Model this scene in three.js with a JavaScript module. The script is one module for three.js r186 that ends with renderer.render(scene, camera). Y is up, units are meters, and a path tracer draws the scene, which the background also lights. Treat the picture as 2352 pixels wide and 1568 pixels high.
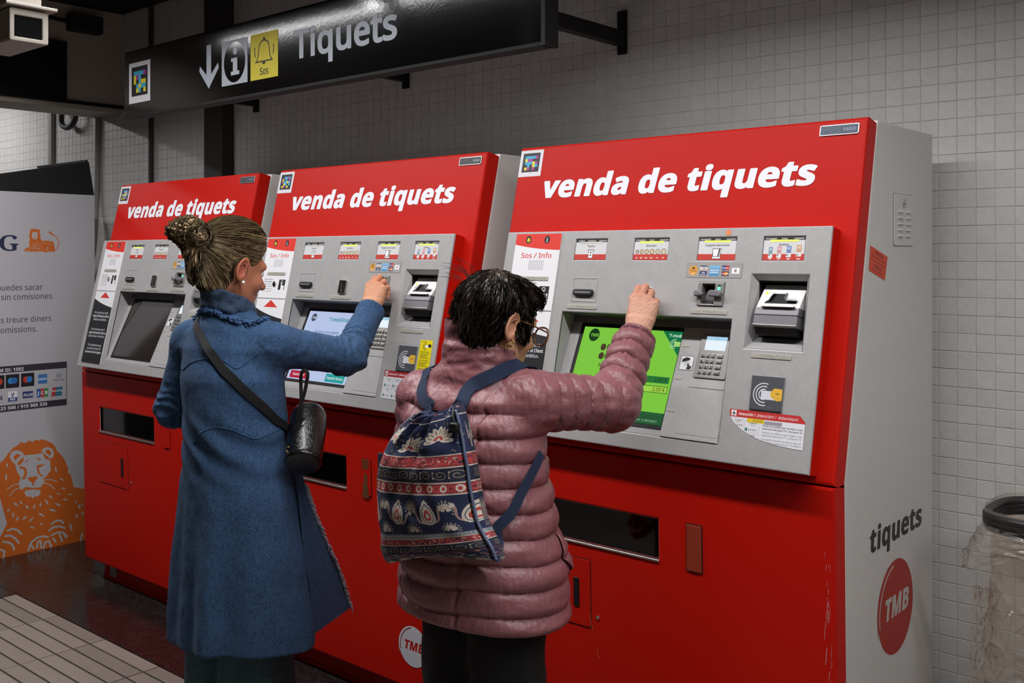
import * as THREE from 'three';
import { RoundedBoxGeometry } from 'three/addons/geometries/RoundedBoxGeometry.js';
import { mergeGeometries, mergeVertices, toCreasedNormals } from 'three/addons/utils/BufferGeometryUtils.js';
import { RectAreaLightUniformsLib } from 'three/addons/lights/RectAreaLightUniformsLib.js';
import { createNoise3D } from 'simplex-noise';

// ------------------------------------------------------------------ camera, lamps, exposure
const renderer = new THREE.WebGLRenderer({ antialias: true });
renderer.toneMapping = THREE.LinearToneMapping;
renderer.toneMappingExposure = 1.0;
renderer.shadowMap.enabled = true;
RectAreaLightUniformsLib.init();
const scene = new THREE.Scene();
scene.background = new THREE.Color(0x000000);

const FOCAL = 2329, EYE = 1.558, YAW = THREE.MathUtils.degToRad(41.04);   // focal length in pixels of a 2352 x 1568 frame
const camera = new THREE.PerspectiveCamera(2 * Math.atan(784 / FOCAL) * 180 / Math.PI, 2352 / 1568, 0.05, 60);
camera.position.set(0, EYE, 0);
camera.rotation.set(0, YAW, 0);
camera.setViewOffset(2352, 1568, 0, 195.7, 2352, 1568);                   // shift lens: the verticals stay vertical
scene.add(camera);

const TUBE_Y = 2.86, TUBE_Z = -1.55;             // the line of ceiling lamps in front of the ticket machines
const TUBE_X = [-4.63, -3.1, -1.57, -0.04, 1.49];
const TUBE_POWER = 53, FILL_POWER = 1.5, PASSAGE_POWER = 50;
const FILL_LAMPS = [[-3.2, 1.3], [-1.2, 1.3], [0.9, 1.3]];  // lamp row added behind the camera as fill light
const PASSAGE = [[-7.7, -2.1]];  // out of view, placed to light the tiles beyond the beam
const WARM = 0xfbf9fa;

// ------------------------------------------------------------------ helpers
const used = {};
function numbered(n) { const k = used[n] = (used[n] ?? -1) + 1; return k ? n + '_' + String(k).padStart(3, '0') : n; }
function thing(name, label, category, pos = [0, 0, 0], group) {
  const o = new THREE.Group(); o.name = numbered(name); o.position.set(...pos); scene.add(o);
  o.userData = { label, category }; if (group) o.userData.group = group; return o;
}
function obj(name, geo, mat, parent, label) {
  const m = new THREE.Mesh(geo, mat); m.name = parent ? name : numbered(name);
  m.castShadow = m.receiveShadow = true;
  (parent ?? scene).add(m); if (label) m.userData.label = label; return m;
}
function tag(o, label, category, group) { o.userData.label = label; o.userData.category = category; if (group) o.userData.group = group; return o; }
function struct(name, geo, mat, label) { const m = obj(name, geo, mat); m.userData.kind = 'structure'; if (label) m.userData.label = label; return m; }
const V = (x, y, z) => new THREE.Vector3(x, y, z);
let seed = 7;
function rnd() { seed = (seed * 1664525 + 1013904223) >>> 0; return seed / 4294967296; }
function reseed(s) { seed = s; }
const rr = (a, b) => a + (b - a) * rnd();
reseed(11); const noise3 = createNoise3D(rnd);
const fbm = (x, y, z, o = 3) => { let s = 0, a = 0.5, f = 1; for (let i = 0; i < o; i++) { s += a * noise3(x * f, y * f, z * f); a *= 0.5; f *= 2; } return s; };
const clamp = (x, a = 0, b = 1) => Math.min(b, Math.max(a, x));
const lerp = (a, b, t) => a + (b - a) * t;
const smooth = (a, b, x) => { const t = clamp((x - a) / (b - a)); return t * t * (3 - 2 * t); };

function box(x0, x1, y0, y1, z0, z1, r = 0, seg = 1) {
  const w = x1 - x0, h = y1 - y0, d = z1 - z0;
  const g = r ? new RoundedBoxGeometry(w, h, d, seg, Math.min(r, w / 2.01, h / 2.01, d / 2.01)) : new THREE.BoxGeometry(w, h, d);
  return g.translate((x0 + x1) / 2, (y0 + y1) / 2, (z0 + z1) / 2);
}
function rectPath(P, x0, x1, y0, y1, r = 0) {
  if (!r) { P.moveTo(x0, y0); P.lineTo(x1, y0); P.lineTo(x1, y1); P.lineTo(x0, y1); P.lineTo(x0, y0); return P; }
  P.moveTo(x0 + r, y0); P.lineTo(x1 - r, y0); P.quadraticCurveTo(x1, y0, x1, y0 + r); P.lineTo(x1, y1 - r); P.quadraticCurveTo(x1, y1, x1 - r, y1);
  P.lineTo(x0 + r, y1); P.quadraticCurveTo(x0, y1, x0, y1 - r); P.lineTo(x0, y0 + r); P.quadraticCurveTo(x0, y0, x0 + r, y0); return P;
}
// a slab of thickness z0..z1 with rectangular holes; bevel rounds its edges
function slab(x0, x1, y0, y1, z0, z1, holes = [], bevel = 0.003, r = 0) {
  const s = rectPath(new THREE.Shape(), x0 + bevel, x1 - bevel, y0 + bevel, y1 - bevel, r);
  for (const [a, b, c, d, hr] of holes) s.holes.push(rectPath(new THREE.Path(), a - bevel, b + bevel, c - bevel, d + bevel, hr ?? 0));
  const g = new THREE.ExtrudeGeometry(s, { depth: z1 - z0 - 2 * bevel, bevelEnabled: bevel > 0, bevelThickness: bevel, bevelSize: bevel, bevelSegments: 2, curveSegments: 6 });
  g.translate(0, 0, z0 + bevel); return g;
}
function prism(pts, z0, z1, bevel = 0) {
  const s = new THREE.Shape(pts.map(p => new THREE.Vector2(...p)));
  const g = new THREE.ExtrudeGeometry(s, { depth: z1 - z0 - 2 * bevel, bevelEnabled: bevel > 0, bevelThickness: bevel, bevelSize: bevel, bevelOffset: -bevel, bevelSegments: 2 });
  return g.translate(0, 0, z0 + bevel);
}
function plane(x0, x1, y0, y1, z) { return new THREE.PlaneGeometry(x1 - x0, y1 - y0).translate((x0 + x1) / 2, (y0 + y1) / 2, z); }
function cyl(r0, r1, h, seg = 20) { return new THREE.CylinderGeometry(r0, r1, h, seg); }
function tube(pts, r, seg = 24, rad = 8, closed = false) { return new THREE.TubeGeometry(new THREE.CatmullRomCurve3(pts.map(p => p.isVector3 ? p : V(...p)), closed), seg, r, rad, closed); }
function merge(list) { return mergeGeometries(list.map(g => { const q = g.index ? g.toNonIndexed() : g; for (const k of Object.keys(q.attributes)) if (!['position', 'normal', 'uv'].includes(k)) q.deleteAttribute(k); return q; })); }
// four points in order (anticlockwise from outside) -> quads
function quads(list) {
  const p = [], uv = [];
  for (const [a, b, c, d] of list) { p.push(...a, ...b, ...c, ...a, ...c, ...d); uv.push(0, 0, 1, 0, 1, 1, 0, 0, 1, 1, 0, 1); }
  const g = new THREE.BufferGeometry(); g.setAttribute('position', new THREE.Float32BufferAttribute(p, 3)); g.setAttribute('uv', new THREE.Float32BufferAttribute(uv, 2)); g.computeVertexNormals(); return g;
}
// a tile lying in xy, face towards +z, with chamfered edges
function chamferTile(w, h, d, c) {
  const o = (x, y, z) => [x, y, z], X = w / 2, Y = h / 2, x = X - c, y = Y - c, f = d, e = d - c * 0.7;
  return quads([[o(-x, -y, f), o(x, -y, f), o(x, y, f), o(-x, y, f)],
    [o(-X, -Y, e), o(X, -Y, e), o(x, -y, f), o(-x, -y, f)], [o(X, -Y, e), o(X, Y, e), o(x, y, f), o(x, -y, f)], [o(X, Y, e), o(-X, Y, e), o(-x, y, f), o(x, y, f)], [o(-X, Y, e), o(-X, -Y, e), o(-x, -y, f), o(-x, y, f)],
    [o(-X, -Y, 0), o(X, -Y, 0), o(X, -Y, e), o(-X, -Y, e)], [o(X, -Y, 0), o(X, Y, 0), o(X, Y, e), o(X, -Y, e)], [o(X, Y, 0), o(-X, Y, 0), o(-X, Y, e), o(X, Y, e)], [o(-X, Y, 0), o(-X, -Y, 0), o(-X, -Y, e), o(-X, Y, e)]]);
}
// uv in metres, each face projected along the axis it faces
function boxUV(g, s = 1) {
  if (g.index) g = g.toNonIndexed();
  const p = g.attributes.position, n = g.attributes.normal, uv = new Float32Array(p.count * 2);
  for (let i = 0; i < p.count; i += 3) {
    let ax = 0, ay = 0, az = 0;
    for (let k = 0; k < 3; k++) { ax += n.getX(i + k); ay += n.getY(i + k); az += n.getZ(i + k); }
    ax = Math.abs(ax); ay = Math.abs(ay); az = Math.abs(az);
    for (let k = 0; k < 3; k++) {
      const x = p.getX(i + k), y = p.getY(i + k), z = p.getZ(i + k);
      const [a, b] = ax > ay && ax > az ? [z + 0.37, y] : ay > az ? [x, z + 0.71] : [x, y];
      uv[(i + k) * 2] = a * s; uv[(i + k) * 2 + 1] = b * s;
    }
  }
  g.setAttribute('uv', new THREE.BufferAttribute(uv, 2)); return g;
}

// ------------------------------------------------------------------ textures
function canvasTex(w, h, draw, srgb = true) {
  const c = document.createElement('canvas'); c.width = w; c.height = h; const g = c.getContext('2d'); draw(g, w, h);
  const t = new THREE.CanvasTexture(c); if (srgb) t.colorSpace = THREE.SRGBColorSpace; t.anisotropy = 8; return t;
}
function dataTex(n, f, srgb = false) {            // f(x, y) -> grey or [r, g, b] in 0..1, tileable if f is
  const d = new Uint8Array(n * n * 4);
  for (let y = 0; y < n; y++) for (let x = 0; x < n; x++) { const v = f(x / n, y / n), i = (y * n + x) * 4; for (let k = 0; k < 3; k++) d[i + k] = clamp(Array.isArray(v) ? v[k] : v) * 255; d[i + 3] = 255; }
  const t = new THREE.DataTexture(d, n, n); t.magFilter = THREE.LinearFilter; t.minFilter = THREE.LinearMipmapLinearFilter; t.generateMipmaps = true; t.wrapS = t.wrapT = THREE.RepeatWrapping;
  if (srgb) t.colorSpace = THREE.SRGBColorSpace; t.needsUpdate = true; return t;
}
const PI2 = Math.PI * 2;
const tileNoise = (x, y, f, s = 0) => { const r = f / PI2; return noise3(Math.cos(x * PI2) * r + s, Math.sin(x * PI2) * r + s * 1.7 + Math.cos(y * PI2) * r, Math.sin(y * PI2) * r - s); };
function rep(t, u, v = u) { const c = t.clone(); c.repeat.set(u, v); c.needsUpdate = true; return c; }
reseed(21);
const texGrain = dataTex(256, (x, y) => 0.5 + 0.5 * rr(-1, 1) * 0.8);                                                 // white noise
const texSoft = dataTex(256, (x, y) => 0.5 + 0.3 * tileNoise(x, y, 9) + 0.2 * tileNoise(x, y, 31, 4));               // soft lumps
const texMottle = dataTex(256, (x, y) => { const v = 0.88 + 0.03 * tileNoise(x, y, 6, 2) + 0.03 * tileNoise(x, y, 23, 5) + rr(-0.03, 0.03); return [v, v, v * 0.99]; });
const M = {};
function std(p) { return new THREE.MeshStandardMaterial(p); }
function phys(p) { return new THREE.MeshPhysicalMaterial(p); }
const grainBump = rep(texGrain, 6), softBump = rep(texSoft, 3);
M.wallTile = std({ color: 0xb9b7b3, roughness: 0.55, bumpMap: rep(texSoft, 1.2), bumpScale: 0.0012, map: rep(texMottle, 1.3) });
M.grout = std({ color: 0xcfcdc9, roughness: 0.8 });
M.ceiling = std({ color: 0x191715, roughness: 0.9 });
M.plaster = std({ color: 0xcfc5b9, roughness: 0.8, map: rep(texMottle, 0.7), bumpMap: rep(texSoft, 2), bumpScale: 0.002 });
M.hallWall = std({ color: 0x8c8882, roughness: 0.8 });
M.floorTile = std({ color: 0xa89a90, roughness: 0.6, map: rep(texMottle, 2), bumpMap: rep(texGrain, 3), bumpScale: 0.0006 });
M.floorGrout = std({ color: 0x57504a, roughness: 0.9 });
reseed(33);
const graniteMap = dataTex(512, (x, y) => { const a = rnd(), b = tileNoise(x, y, 40, 3); let v = 0.10 + 0.03 * b + 0.02 * tileNoise(x, y, 9, 8); if (a > 0.985) v += rr(0.1, 0.42); else v += rr(-0.02, 0.05); return [v * 1.06, v * 0.99, v * 0.96]; }, true);
M.granite = phys({ color: 0xffffff, map: rep(graniteMap, 1.6), roughness: 0.2, specularIntensity: 0.8 });
M.blackMetal = std({ color: 0x121110, roughness: 0.55, metalness: 0.2, bumpMap: grainBump, bumpScale: 0.0003 });
M.black = std({ color: 0x080808, roughness: 0.5 });
M.blackMatt = std({ color: 0x0b0b0b, roughness: 0.85 });
M.steel = std({ color: 0xc9c8c4, roughness: 0.28, metalness: 0.95 });
M.dullSteel = std({ color: 0x9a9894, roughness: 0.42, metalness: 0.6 });
M.white = std({ color: 0xe8e7e4, roughness: 0.5 });
M.red = phys({ color: 0xc01507, roughness: 0.45, specularIntensity: 0.35, bumpMap: rep(texGrain, 2.2), bumpScale: 0.00022 });
M.rustPlate = std({ color: 0x99300c, roughness: 0.75, map: rep(texMottle, 8) });
M.cabinet = std({ color: 0xd0cdc9, roughness: 0.45, metalness: 0.05, bumpMap: rep(texGrain, 2), bumpScale: 0.0003 });
M.plate = std({ color: 0xb9b8b8, roughness: 0.4, metalness: 0.15, map: rep(texMottle, 3), bumpMap: rep(texGrain, 3), bumpScale: 0.0002 });
M.plateDark = std({ color: 0x77757a, roughness: 0.45, metalness: 0.25, bumpMap: rep(texGrain, 3), bumpScale: 0.0002 });
M.braille = std({ color: 0xb4b1a6, roughness: 0.5, metalness: 0.2 });
M.darkGlass = phys({ color: 0x101010, roughness: 0.12, clearcoat: 0.6, clearcoatRoughness: 0.1 });
M.smoked = phys({ color: 0x6b6865, transmission: 1, roughness: 0.06, thickness: 0, ior: 1.5 });
M.yellowLed = std({ color: 0xbfd028, emissive: 0xd8f030, emissiveIntensity: 0.5, roughness: 0.4 });
M.greenLed = std({ color: 0x30e080, emissive: 0x60ffb0, emissiveIntensity: 1.6, roughness: 0.4 });
M.chrome = std({ color: 0xd8d6d2, roughness: 0.15, metalness: 1 });
M.lampGlow = std({ color: 0xffffff, emissive: WARM, emissiveIntensity: 6, roughness: 0.6 });
M.lampBody = std({ color: 0x2a2826, roughness: 0.7 });
function printMat(t, o = {}) { return std({ map: t, roughness: 0.5, ...o }); }
function clearPrint(t, o = {}) { return std({ map: t, transparent: true, roughness: 0.5, ...o }); }

// text on a canvas: fitted to a width, with slant and weight
function txt(g, s, x, y, h, o = {}) {
  g.save(); g.font = (o.bold === false ? '' : 'bold ') + h + 'px ' + (o.font ?? 'sans-serif'); g.textBaseline = 'alphabetic'; g.textAlign = 'left';
  const w = g.measureText(s).width, sx = o.width ? o.width / w : (o.sx ?? 1);
  const x0 = o.align === 'center' ? x - w * sx / 2 : o.align === 'right' ? x - w * sx : x;
  g.translate(x0, y); g.transform(1, 0, -(o.slant ?? 0), 1, 0, 0); g.scale(sx, 1); g.fillStyle = o.color ?? '#000';
  if (o.stroke) { g.lineJoin = 'round'; g.lineWidth = o.stroke; g.strokeStyle = o.color ?? '#000'; g.strokeText(s, 0, 0); }
  g.fillText(s, 0, 0); g.restore();
}
function poly(g, pts, fill) { g.beginPath(); pts.forEach((p, i) => i ? g.lineTo(...p) : g.moveTo(...p)); g.closePath(); g.fillStyle = fill; g.fill(); }
function disc(g, x, y, rx, ry, fill) { g.beginPath(); g.ellipse(x, y, rx, ry, 0, 0, PI2); g.fillStyle = fill; g.fill(); }

// ------------------------------------------------------------------ the hall: floor, walls, ceiling, beam
const WALL_Z = -3.17, CEIL = 3.06, HALL_X0 = -9.6, HALL_X1 = 3.4, HALL_Z1 = 2.9;
{
  const floor = struct('floor', boxUV(box(HALL_X0 - 0.2, HALL_X1 + 0.2, -0.2, -0.006, WALL_Z - 0.2, HALL_Z1 + 0.2)), M.floorGrout, 'station floor of beige grooved tiles beside dark polished granite');
  // beige tiles, 0.41 x 0.066 m, laid in long rows
  const px = 0.4185, pz = 0.0688, tileG = chamferTile(px - 0.006, pz - 0.0085, 0.009, 0.002).rotateX(-Math.PI / 2);
  const spots = [];
  for (let i = 0; i < 20; i++) for (let j = 0; j < 70; j++) {
    const x = -4.797 + px * (i + 0.5), z = -2.03 + pz * (j + 0.5); if (x > HALL_X1 || z > HALL_Z1) continue;
    spots.push([x, z, Math.hypot(x + 4.2, (z + 1.75) * 1.3)]);
  }
  spots.sort((a, b) => a[2] - b[2]);
  reseed(5);
  const tones = [0, 1, 2].map(k => std({ color: [0x8f847b, 0x887d75, 0x968b82][k], roughness: 0.55, map: M.floorTile.map, bumpMap: M.floorTile.bumpMap, bumpScale: 0.0006 }));
  const variants = [0, 1, 2, 3].map(k => { const g = boxUV(tileG.clone()); const u = g.attributes.uv; for (let i = 0; i < u.count; i++) u.setXY(i, u.getX(i) + k * 0.37, u.getY(i) + k * 0.61); return g; });
  const rest = new THREE.InstancedMesh(variants[0], tones[0], Math.max(0, spots.length - 300)); rest.name = 'floor_tile_field'; rest.userData.kind = 'stuff'; rest.userData.label = 'beige floor tiles further away'; rest.receiveShadow = true;
  const m4 = new THREE.Matrix4();
  spots.forEach(([x, z], i) => {
    if (i < 300) { const t = obj('floor_tile', variants[i % 4], tones[Math.floor(rnd() * 3)], floor); t.position.set(x, -0.009, z); t.rotation.set(rr(-0.002, 0.002), 0, rr(-0.001, 0.001)); }
    else rest.setMatrixAt(i - 300, m4.makeTranslation(x, -0.009, z));
  });
  floor.add(rest);
  // dark granite slabs under the machines and along the passage
  const gs = (x0, x1, z0, z1) => { const g = boxUV(box(x0 + 0.0007, x1 - 0.0007, -0.02, 0, z0 + 0.0007, z1 - 0.0007, 0.0012)); obj('granite_slab', g, M.granite, floor); };
  for (let i = -2; i < 17; i++) { const a = -4.82 + 0.424 * i; if (a > HALL_X1) break; gs(a, a + 0.424, -2.60, -2.03); gs(a, a + 0.424, WALL_Z - 0.02, -2.60); }
  for (let j = 0; j < 8; j++) for (let i = 0; i < 2; i++) gs(-4.80 - 0.62 * (i + 1), -4.80 - 0.62 * i, -2.03 + 0.62 * j, -2.03 + 0.62 * (j + 1));
  gs(HALL_X0, -6.04, -2.03, HALL_Z1); gs(HALL_X0, -5.668, WALL_Z - 0.02, -2.03);
}
{
  const wall = struct('wall_back', boxUV(box(HALL_X0 - 0.2, HALL_X1 + 0.2, -0.2, CEIL + 0.2, WALL_Z - 0.2, WALL_Z)), M.grout, 'painted square-tiled station wall behind the ticket machines');
  const p = 0.0537, X0 = -1.0436, Y0 = 1.9173, g0 = chamferTile(p - 0.0015, p - 0.0015, 0.003, 0.0015);
  const variants = [0, 1, 2, 3].map(k => { const g = boxUV(g0.clone()); const u = g.attributes.uv; for (let i = 0; i < u.count; i++) u.setXY(i, u.getX(i) + k * 0.213, u.getY(i) + k * 0.171); return g; });
  const spots = [];
  for (let i = -163; i < 82; i++) for (let j = -36; j < 21; j++) { const x = X0 + p * (i + 0.5), y = Y0 + p * (j + 0.5); if (y < 0 || y > CEIL || x < HALL_X0) continue;
    const seen = x > -1.09 && x < -0.45 && y > 0.42 && y < 2.75; spots.push([x, y, (seen ? 0 : 100) + Math.hypot(x + 0.75, (y - 1.6) * 0.45)]); }
  spots.sort((a, b) => a[2] - b[2]);
  reseed(9);
  const tones = [0xe6e5e3, 0xe4e3e1, 0xe7e6e4].map(c => std({ color: c, roughness: 0.5, map: M.wallTile.map, bumpMap: M.wallTile.bumpMap, bumpScale: 0.0012 }));
  const fields = variants.map((g, k) => { const f = new THREE.InstancedMesh(g, tones[k % 3], Math.ceil((spots.length - 300) / 4)); f.userData.kind = 'stuff'; f.userData.label = 'square painted wall tiles'; f.name = 'wall_tile_field'; f.receiveShadow = true; wall.add(f); f.count = 0; return f; });
  const o = new THREE.Object3D();
  spots.forEach(([x, y], i) => {
    o.position.set(x, y, WALL_Z - 0.0006 + rr(-0.0004, 0.0004)); o.rotation.set(rr(-0.01, 0.01), rr(-0.008, 0.008), rr(-0.008, 0.008));
    if (i < 300) { const t = obj('wall_tile', variants[i % 4], tones[Math.floor(rnd() * 3)], wall); t.position.copy(o.position); t.rotation.copy(o.rotation); }
    else { const f = fields[i % 4]; o.updateMatrix(); f.setMatrixAt(f.count++, o.matrix); }
  });
}
struct('ceiling', boxUV(box(HALL_X0 - 0.2, HALL_X1 + 0.2, CEIL, CEIL + 0.2, WALL_Z - 0.2, HALL_Z1 + 0.2)), M.ceiling, 'dark painted ceiling');
struct('wall_front', boxUV(box(HALL_X0 - 0.2, HALL_X1 + 0.2, -0.2, CEIL + 0.2, HALL_Z1, HALL_Z1 + 0.2)), M.hallWall, 'unseen grey wall across the hall behind the camera, giving bounce light');  // out of view behind the camera, placed to bounce light back
struct('wall_right', boxUV(box(HALL_X1, HALL_X1 + 0.2, -0.2, CEIL + 0.2, WALL_Z, HALL_Z1)), M.hallWall, 'grey end wall of the hall');
struct('wall_left', boxUV(box(HALL_X0 - 0.2, HALL_X0, -0.2, CEIL + 0.2, WALL_Z, HALL_Z1)), M.hallWall, 'grey end wall of the passage');
{ // the beam over the passage, with a lip along its lower edge
  const beam = struct('trim_1', boxUV(box(-6.28, -5.972, 2.443, CEIL, WALL_Z, HALL_Z1)), M.plaster, 'plastered ceiling beam above the passage');
  obj('edge_lip', box(-5.972, -5.952, 2.47, 2.49, WALL_Z, HALL_Z1, 0.004), M.blackMatt, beam);
}

// ------------------------------------------------------------------ ceiling lamps, all out of view; the hall row is added fill
function lamp(x, z, len, power, label, group, along = true, skirt = true) {
  const t = thing('unseen_ceiling_lamp', label, 'lamp', [x, TUBE_Y, z], group); if (!along) t.rotation.y = Math.PI / 2;
  obj('housing', slab(-len / 2, len / 2, -0.075, 0.075, 0, 0.11, [], 0.004).rotateX(-Math.PI / 2).translate(0, 0.005, 0), M.lampBody, t);
  if (skirt) for (const s of [-1, 1]) obj('unseen_side_skirt', box(-len / 2, len / 2, -0.048, 0.01, s > 0 ? 0.066 : -0.075, s > 0 ? 0.075 : -0.066, 0.002), M.lampBody, t);  // unseen side skirts that keep lamp light off the upper wall
  for (const s of [-1, 1]) obj('hanger', cyl(0.006, 0.006, CEIL - TUBE_Y - 0.11, 8).translate(s * len * 0.35, 0.11 + (CEIL - TUBE_Y - 0.11) / 2, 0), M.blackMetal, t);
  obj('diffuser', box(-len / 2 + 0.02, len / 2 - 0.02, -0.006, 0.006, -0.06, 0.06), M.lampGlow, t);
  const l = new THREE.RectAreaLight(WARM, power, len - 0.04, 0.12); l.position.set(0, -0.01, 0); l.rotation.x = -Math.PI / 2; t.add(l);
}
TUBE_X.forEach((x) => lamp(x, TUBE_Z, 1.46, TUBE_POWER, 'long ceiling lamp in the line above the ticket machine customers', 'ceiling lamps over the machines'));
FILL_LAMPS.forEach(([x, z]) => lamp(x, z, 1.46, FILL_POWER, 'added fill lamp over the open hall floor behind the camera', 'added fill lamps over the hall'));
PASSAGE.forEach(([x, z]) => lamp(x, z, 1.2, PASSAGE_POWER, 'unseen ceiling lamp in the passage beyond the beam, lighting the left wall tiles', undefined, false, false));

// ------------------------------------------------------------------ prints on the ticket machines
const RED = '#d3261a';
const T = {};
T.venda = canvasTex(2048, 260, (g, w, h) => { txt(g, 'venda de tiquets', 34, 184, 202, { width: 1966, slant: 0.16, stroke: 10, color: '#eef0f6' }); });
function tmbLogo(g, w, disc1, letters) {
  disc(g, w * 0.54, w * 0.5, w * 0.445, w * 0.445, disc1);
  g.save(); g.globalCompositeOperation = 'destination-out'; g.lineWidth = w * 0.022; g.beginPath(); g.ellipse(w * 0.60, w * 0.53, w * 0.46, w * 0.44, 0, Math.PI * 0.93, Math.PI * 1.42); g.stroke(); g.restore();
  g.beginPath(); g.moveTo(w * 0.12, w * 0.72); g.quadraticCurveTo(w * -0.02, w * 0.3, w * 0.36, w * 0.085); g.quadraticCurveTo(w * 0.06, w * 0.32, w * 0.12, w * 0.72); g.fillStyle = disc1; g.fill();
  txt(g, 'TMB', w * 0.555, w * 0.585, w * 0.27, { align: 'center', width: w * 0.62, slant: 0.2, stroke: w * 0.012, color: letters });
}
T.tmbWhite = canvasTex(256, 256, (g, w) => tmbLogo(g, w, '#cfcfd6', '#b3160d'));
T.tmbRed = canvasTex(512, 512, (g, w) => tmbLogo(g, w, '#a82a20', '#bcb8b3'));
T.tiquets = canvasTex(1024, 300, (g) => txt(g, 'tiquets', 12, 210, 218, { width: 990, slant: 0.1, stroke: 6, color: '#2b2b2b' }));
const NAVI = [
  ['ccccm', 'ymc..', 'y.cyy', '.cycc', '.yc.y'], ['.cccm', '.mcym', 'ycyyc', '.cmc.', 'y.y.m'], ['.ccmc', 'y.c.m', 'mccyc', '.yc.c', 'ym.y.'], ['ccccm', 'ymm..', 'cccym', '.c.yc', 'ym.m.']];
NAVI.forEach((rows, k) => { T['navi' + k] = canvasTex(160, 200, (g, w, h) => {
  g.fillStyle = '#dedde2'; g.fillRect(0, 0, w, h); g.fillStyle = '#171719'; g.fillRect(20, 22, w - 40, h - 56);
  const col = { c: '#3fa9d0', m: '#a8338f', y: '#e3d32c' }, s = 18;
  rows.forEach((r, j) => [...r].forEach((c, i) => { if (col[c]) { g.fillStyle = col[c]; g.fillRect(36 + i * s, 44 + j * s * 1.18, s + 0.5, s * 1.18 + 0.5); } }));
}); });
const NUMBERS = ['1581', '1580', '1653'];
NUMBERS.forEach((n, k) => { T['num' + k] = canvasTex(256, 72, (g, w, h) => { g.fillStyle = k === 2 ? '#4a5568' : '#33353c'; g.fillRect(0, 0, w, h);
  reseed(50 + k); for (let i = 0; i < 160; i++) { g.fillStyle = `rgba(${150 + rnd() * 60 | 0},${160 + rnd() * 50 | 0},${180 + rnd() * 40 | 0},0.25)`; g.fillRect(rnd() * 140, rnd() * h, rnd() * 8 + 2, rnd() * 3 + 1); }
  txt(g, n, 152, 50, 40, { width: 90, color: '#8f98a6' }); }); });
T.sos = canvasTex(512, 1656, (g, w, h) => {                              // 0.182 x 0.589 m, v 0.041 .. 0.630
  const S = h / 0.589, yv = v => (0.630 - v) * S, xu = u => (u - 0.085) * S;
  g.fillStyle = '#e9e9ec'; g.fillRect(0, 0, w, h);
  g.fillStyle = '#dc3222'; g.beginPath(); g.moveTo(0, 0); g.lineTo(w, 0); g.lineTo(w, yv(0.578)); g.quadraticCurveTo(w * 0.45, yv(0.580), 0, yv(0.596)); g.fill();
  disc(g, xu(0.137), yv(0.611), 30, 36, '#15130f'); g.fillStyle = '#e5cf2a'; g.beginPath(); g.arc(xu(0.137), yv(0.612), 15, Math.PI, 0); g.lineTo(xu(0.137) + 19, yv(0.606)); g.lineTo(xu(0.137) - 19, yv(0.606)); g.fill(); txt(g, 'Sos', xu(0.137), yv(0.6015), 15, { align: 'center', color: '#e5cf2a' });
  disc(g, xu(0.212), yv(0.611), 30, 36, '#15130f'); txt(g, 'i', xu(0.212), yv(0.603), 54, { align: 'center', color: '#f0f0f0', font: 'serif' });
  txt(g, 'Sos / Info', xu(0.177), yv(0.553), 62, { align: 'center', width: 350, color: '#d2352a', bold: false, stroke: 1.5 });
  for (let j = 0; j < 6; j++) for (let i = 0; i < 9; i++) disc(g, xu(0.153 + i * 0.0069), yv(0.543 - j * 0.0052), 4, 4, '#33333a');
  for (const [v, s] of [[0.462, 'Premeu el botó i'], [0.453, "espereu resposta"], [0.443, 'Pulse el botón y'], [0.434, 'espere respuesta'], [0.424, 'Press button and'], [0.415, 'wait for an answer']]) txt(g, s, xu(0.165), yv(v), 19, { align: 'right', width: 160, bold: v > 0.45, color: '#333' });
  g.fillStyle = '#121214'; g.fillRect(xu(0.207), yv(0.464), xu(0.247) - xu(0.207), yv(0.423) - yv(0.464));
  g.fillStyle = '#ececef'; g.fillRect(xu(0.222), yv(0.452), 19, 40); g.fillRect(xu(0.222), yv(0.441), 60, 52); g.lineWidth = 6; g.strokeStyle = '#ececef'; g.beginPath(); g.arc(xu(0.2255), yv(0.454), 17, 0, PI2); g.stroke();
  g.fillStyle = '#6a6a6e'; g.fillRect(0, yv(0.389), w, 9);
  poly(g, [[xu(0.177), yv(0.382)], [xu(0.137), yv(0.353)], [xu(0.226), yv(0.353)]], '#d2352a');
  g.fillStyle = '#1d1d20'; g.beginPath(); g.moveTo(0, yv(0.349)); g.quadraticCurveTo(w * 0.4, yv(0.322), w, yv(0.309)); g.lineTo(w, h); g.lineTo(0, h); g.fill();
  const blocks = [[0.276, ['Per comunicar amb', "l'Agent d'Atenció al Client", 'utilitzeu el telèfon.']], [0.196, ['Para comunicar con el', 'Agente de Atención al Cliente', 'puede utilizar el interfono.']], [0.120, ['The telephone may', 'be used to contact the', 'Customer Service Agent.']]];
  for (const [v, L] of blocks) L.forEach((s, i) => txt(g, s, xu(0.18), yv(v - i * 0.0165), 42, { align: 'center', width: s.length > 22 ? 440 : 370, bold: i === (v < 0.15 ? 2 : 1), color: '#e4e4e8' }));
});
const dispNames = ['Tiquets', 'Monedes', 'Targetes Bancàries', 'Bitllets'];
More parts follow.
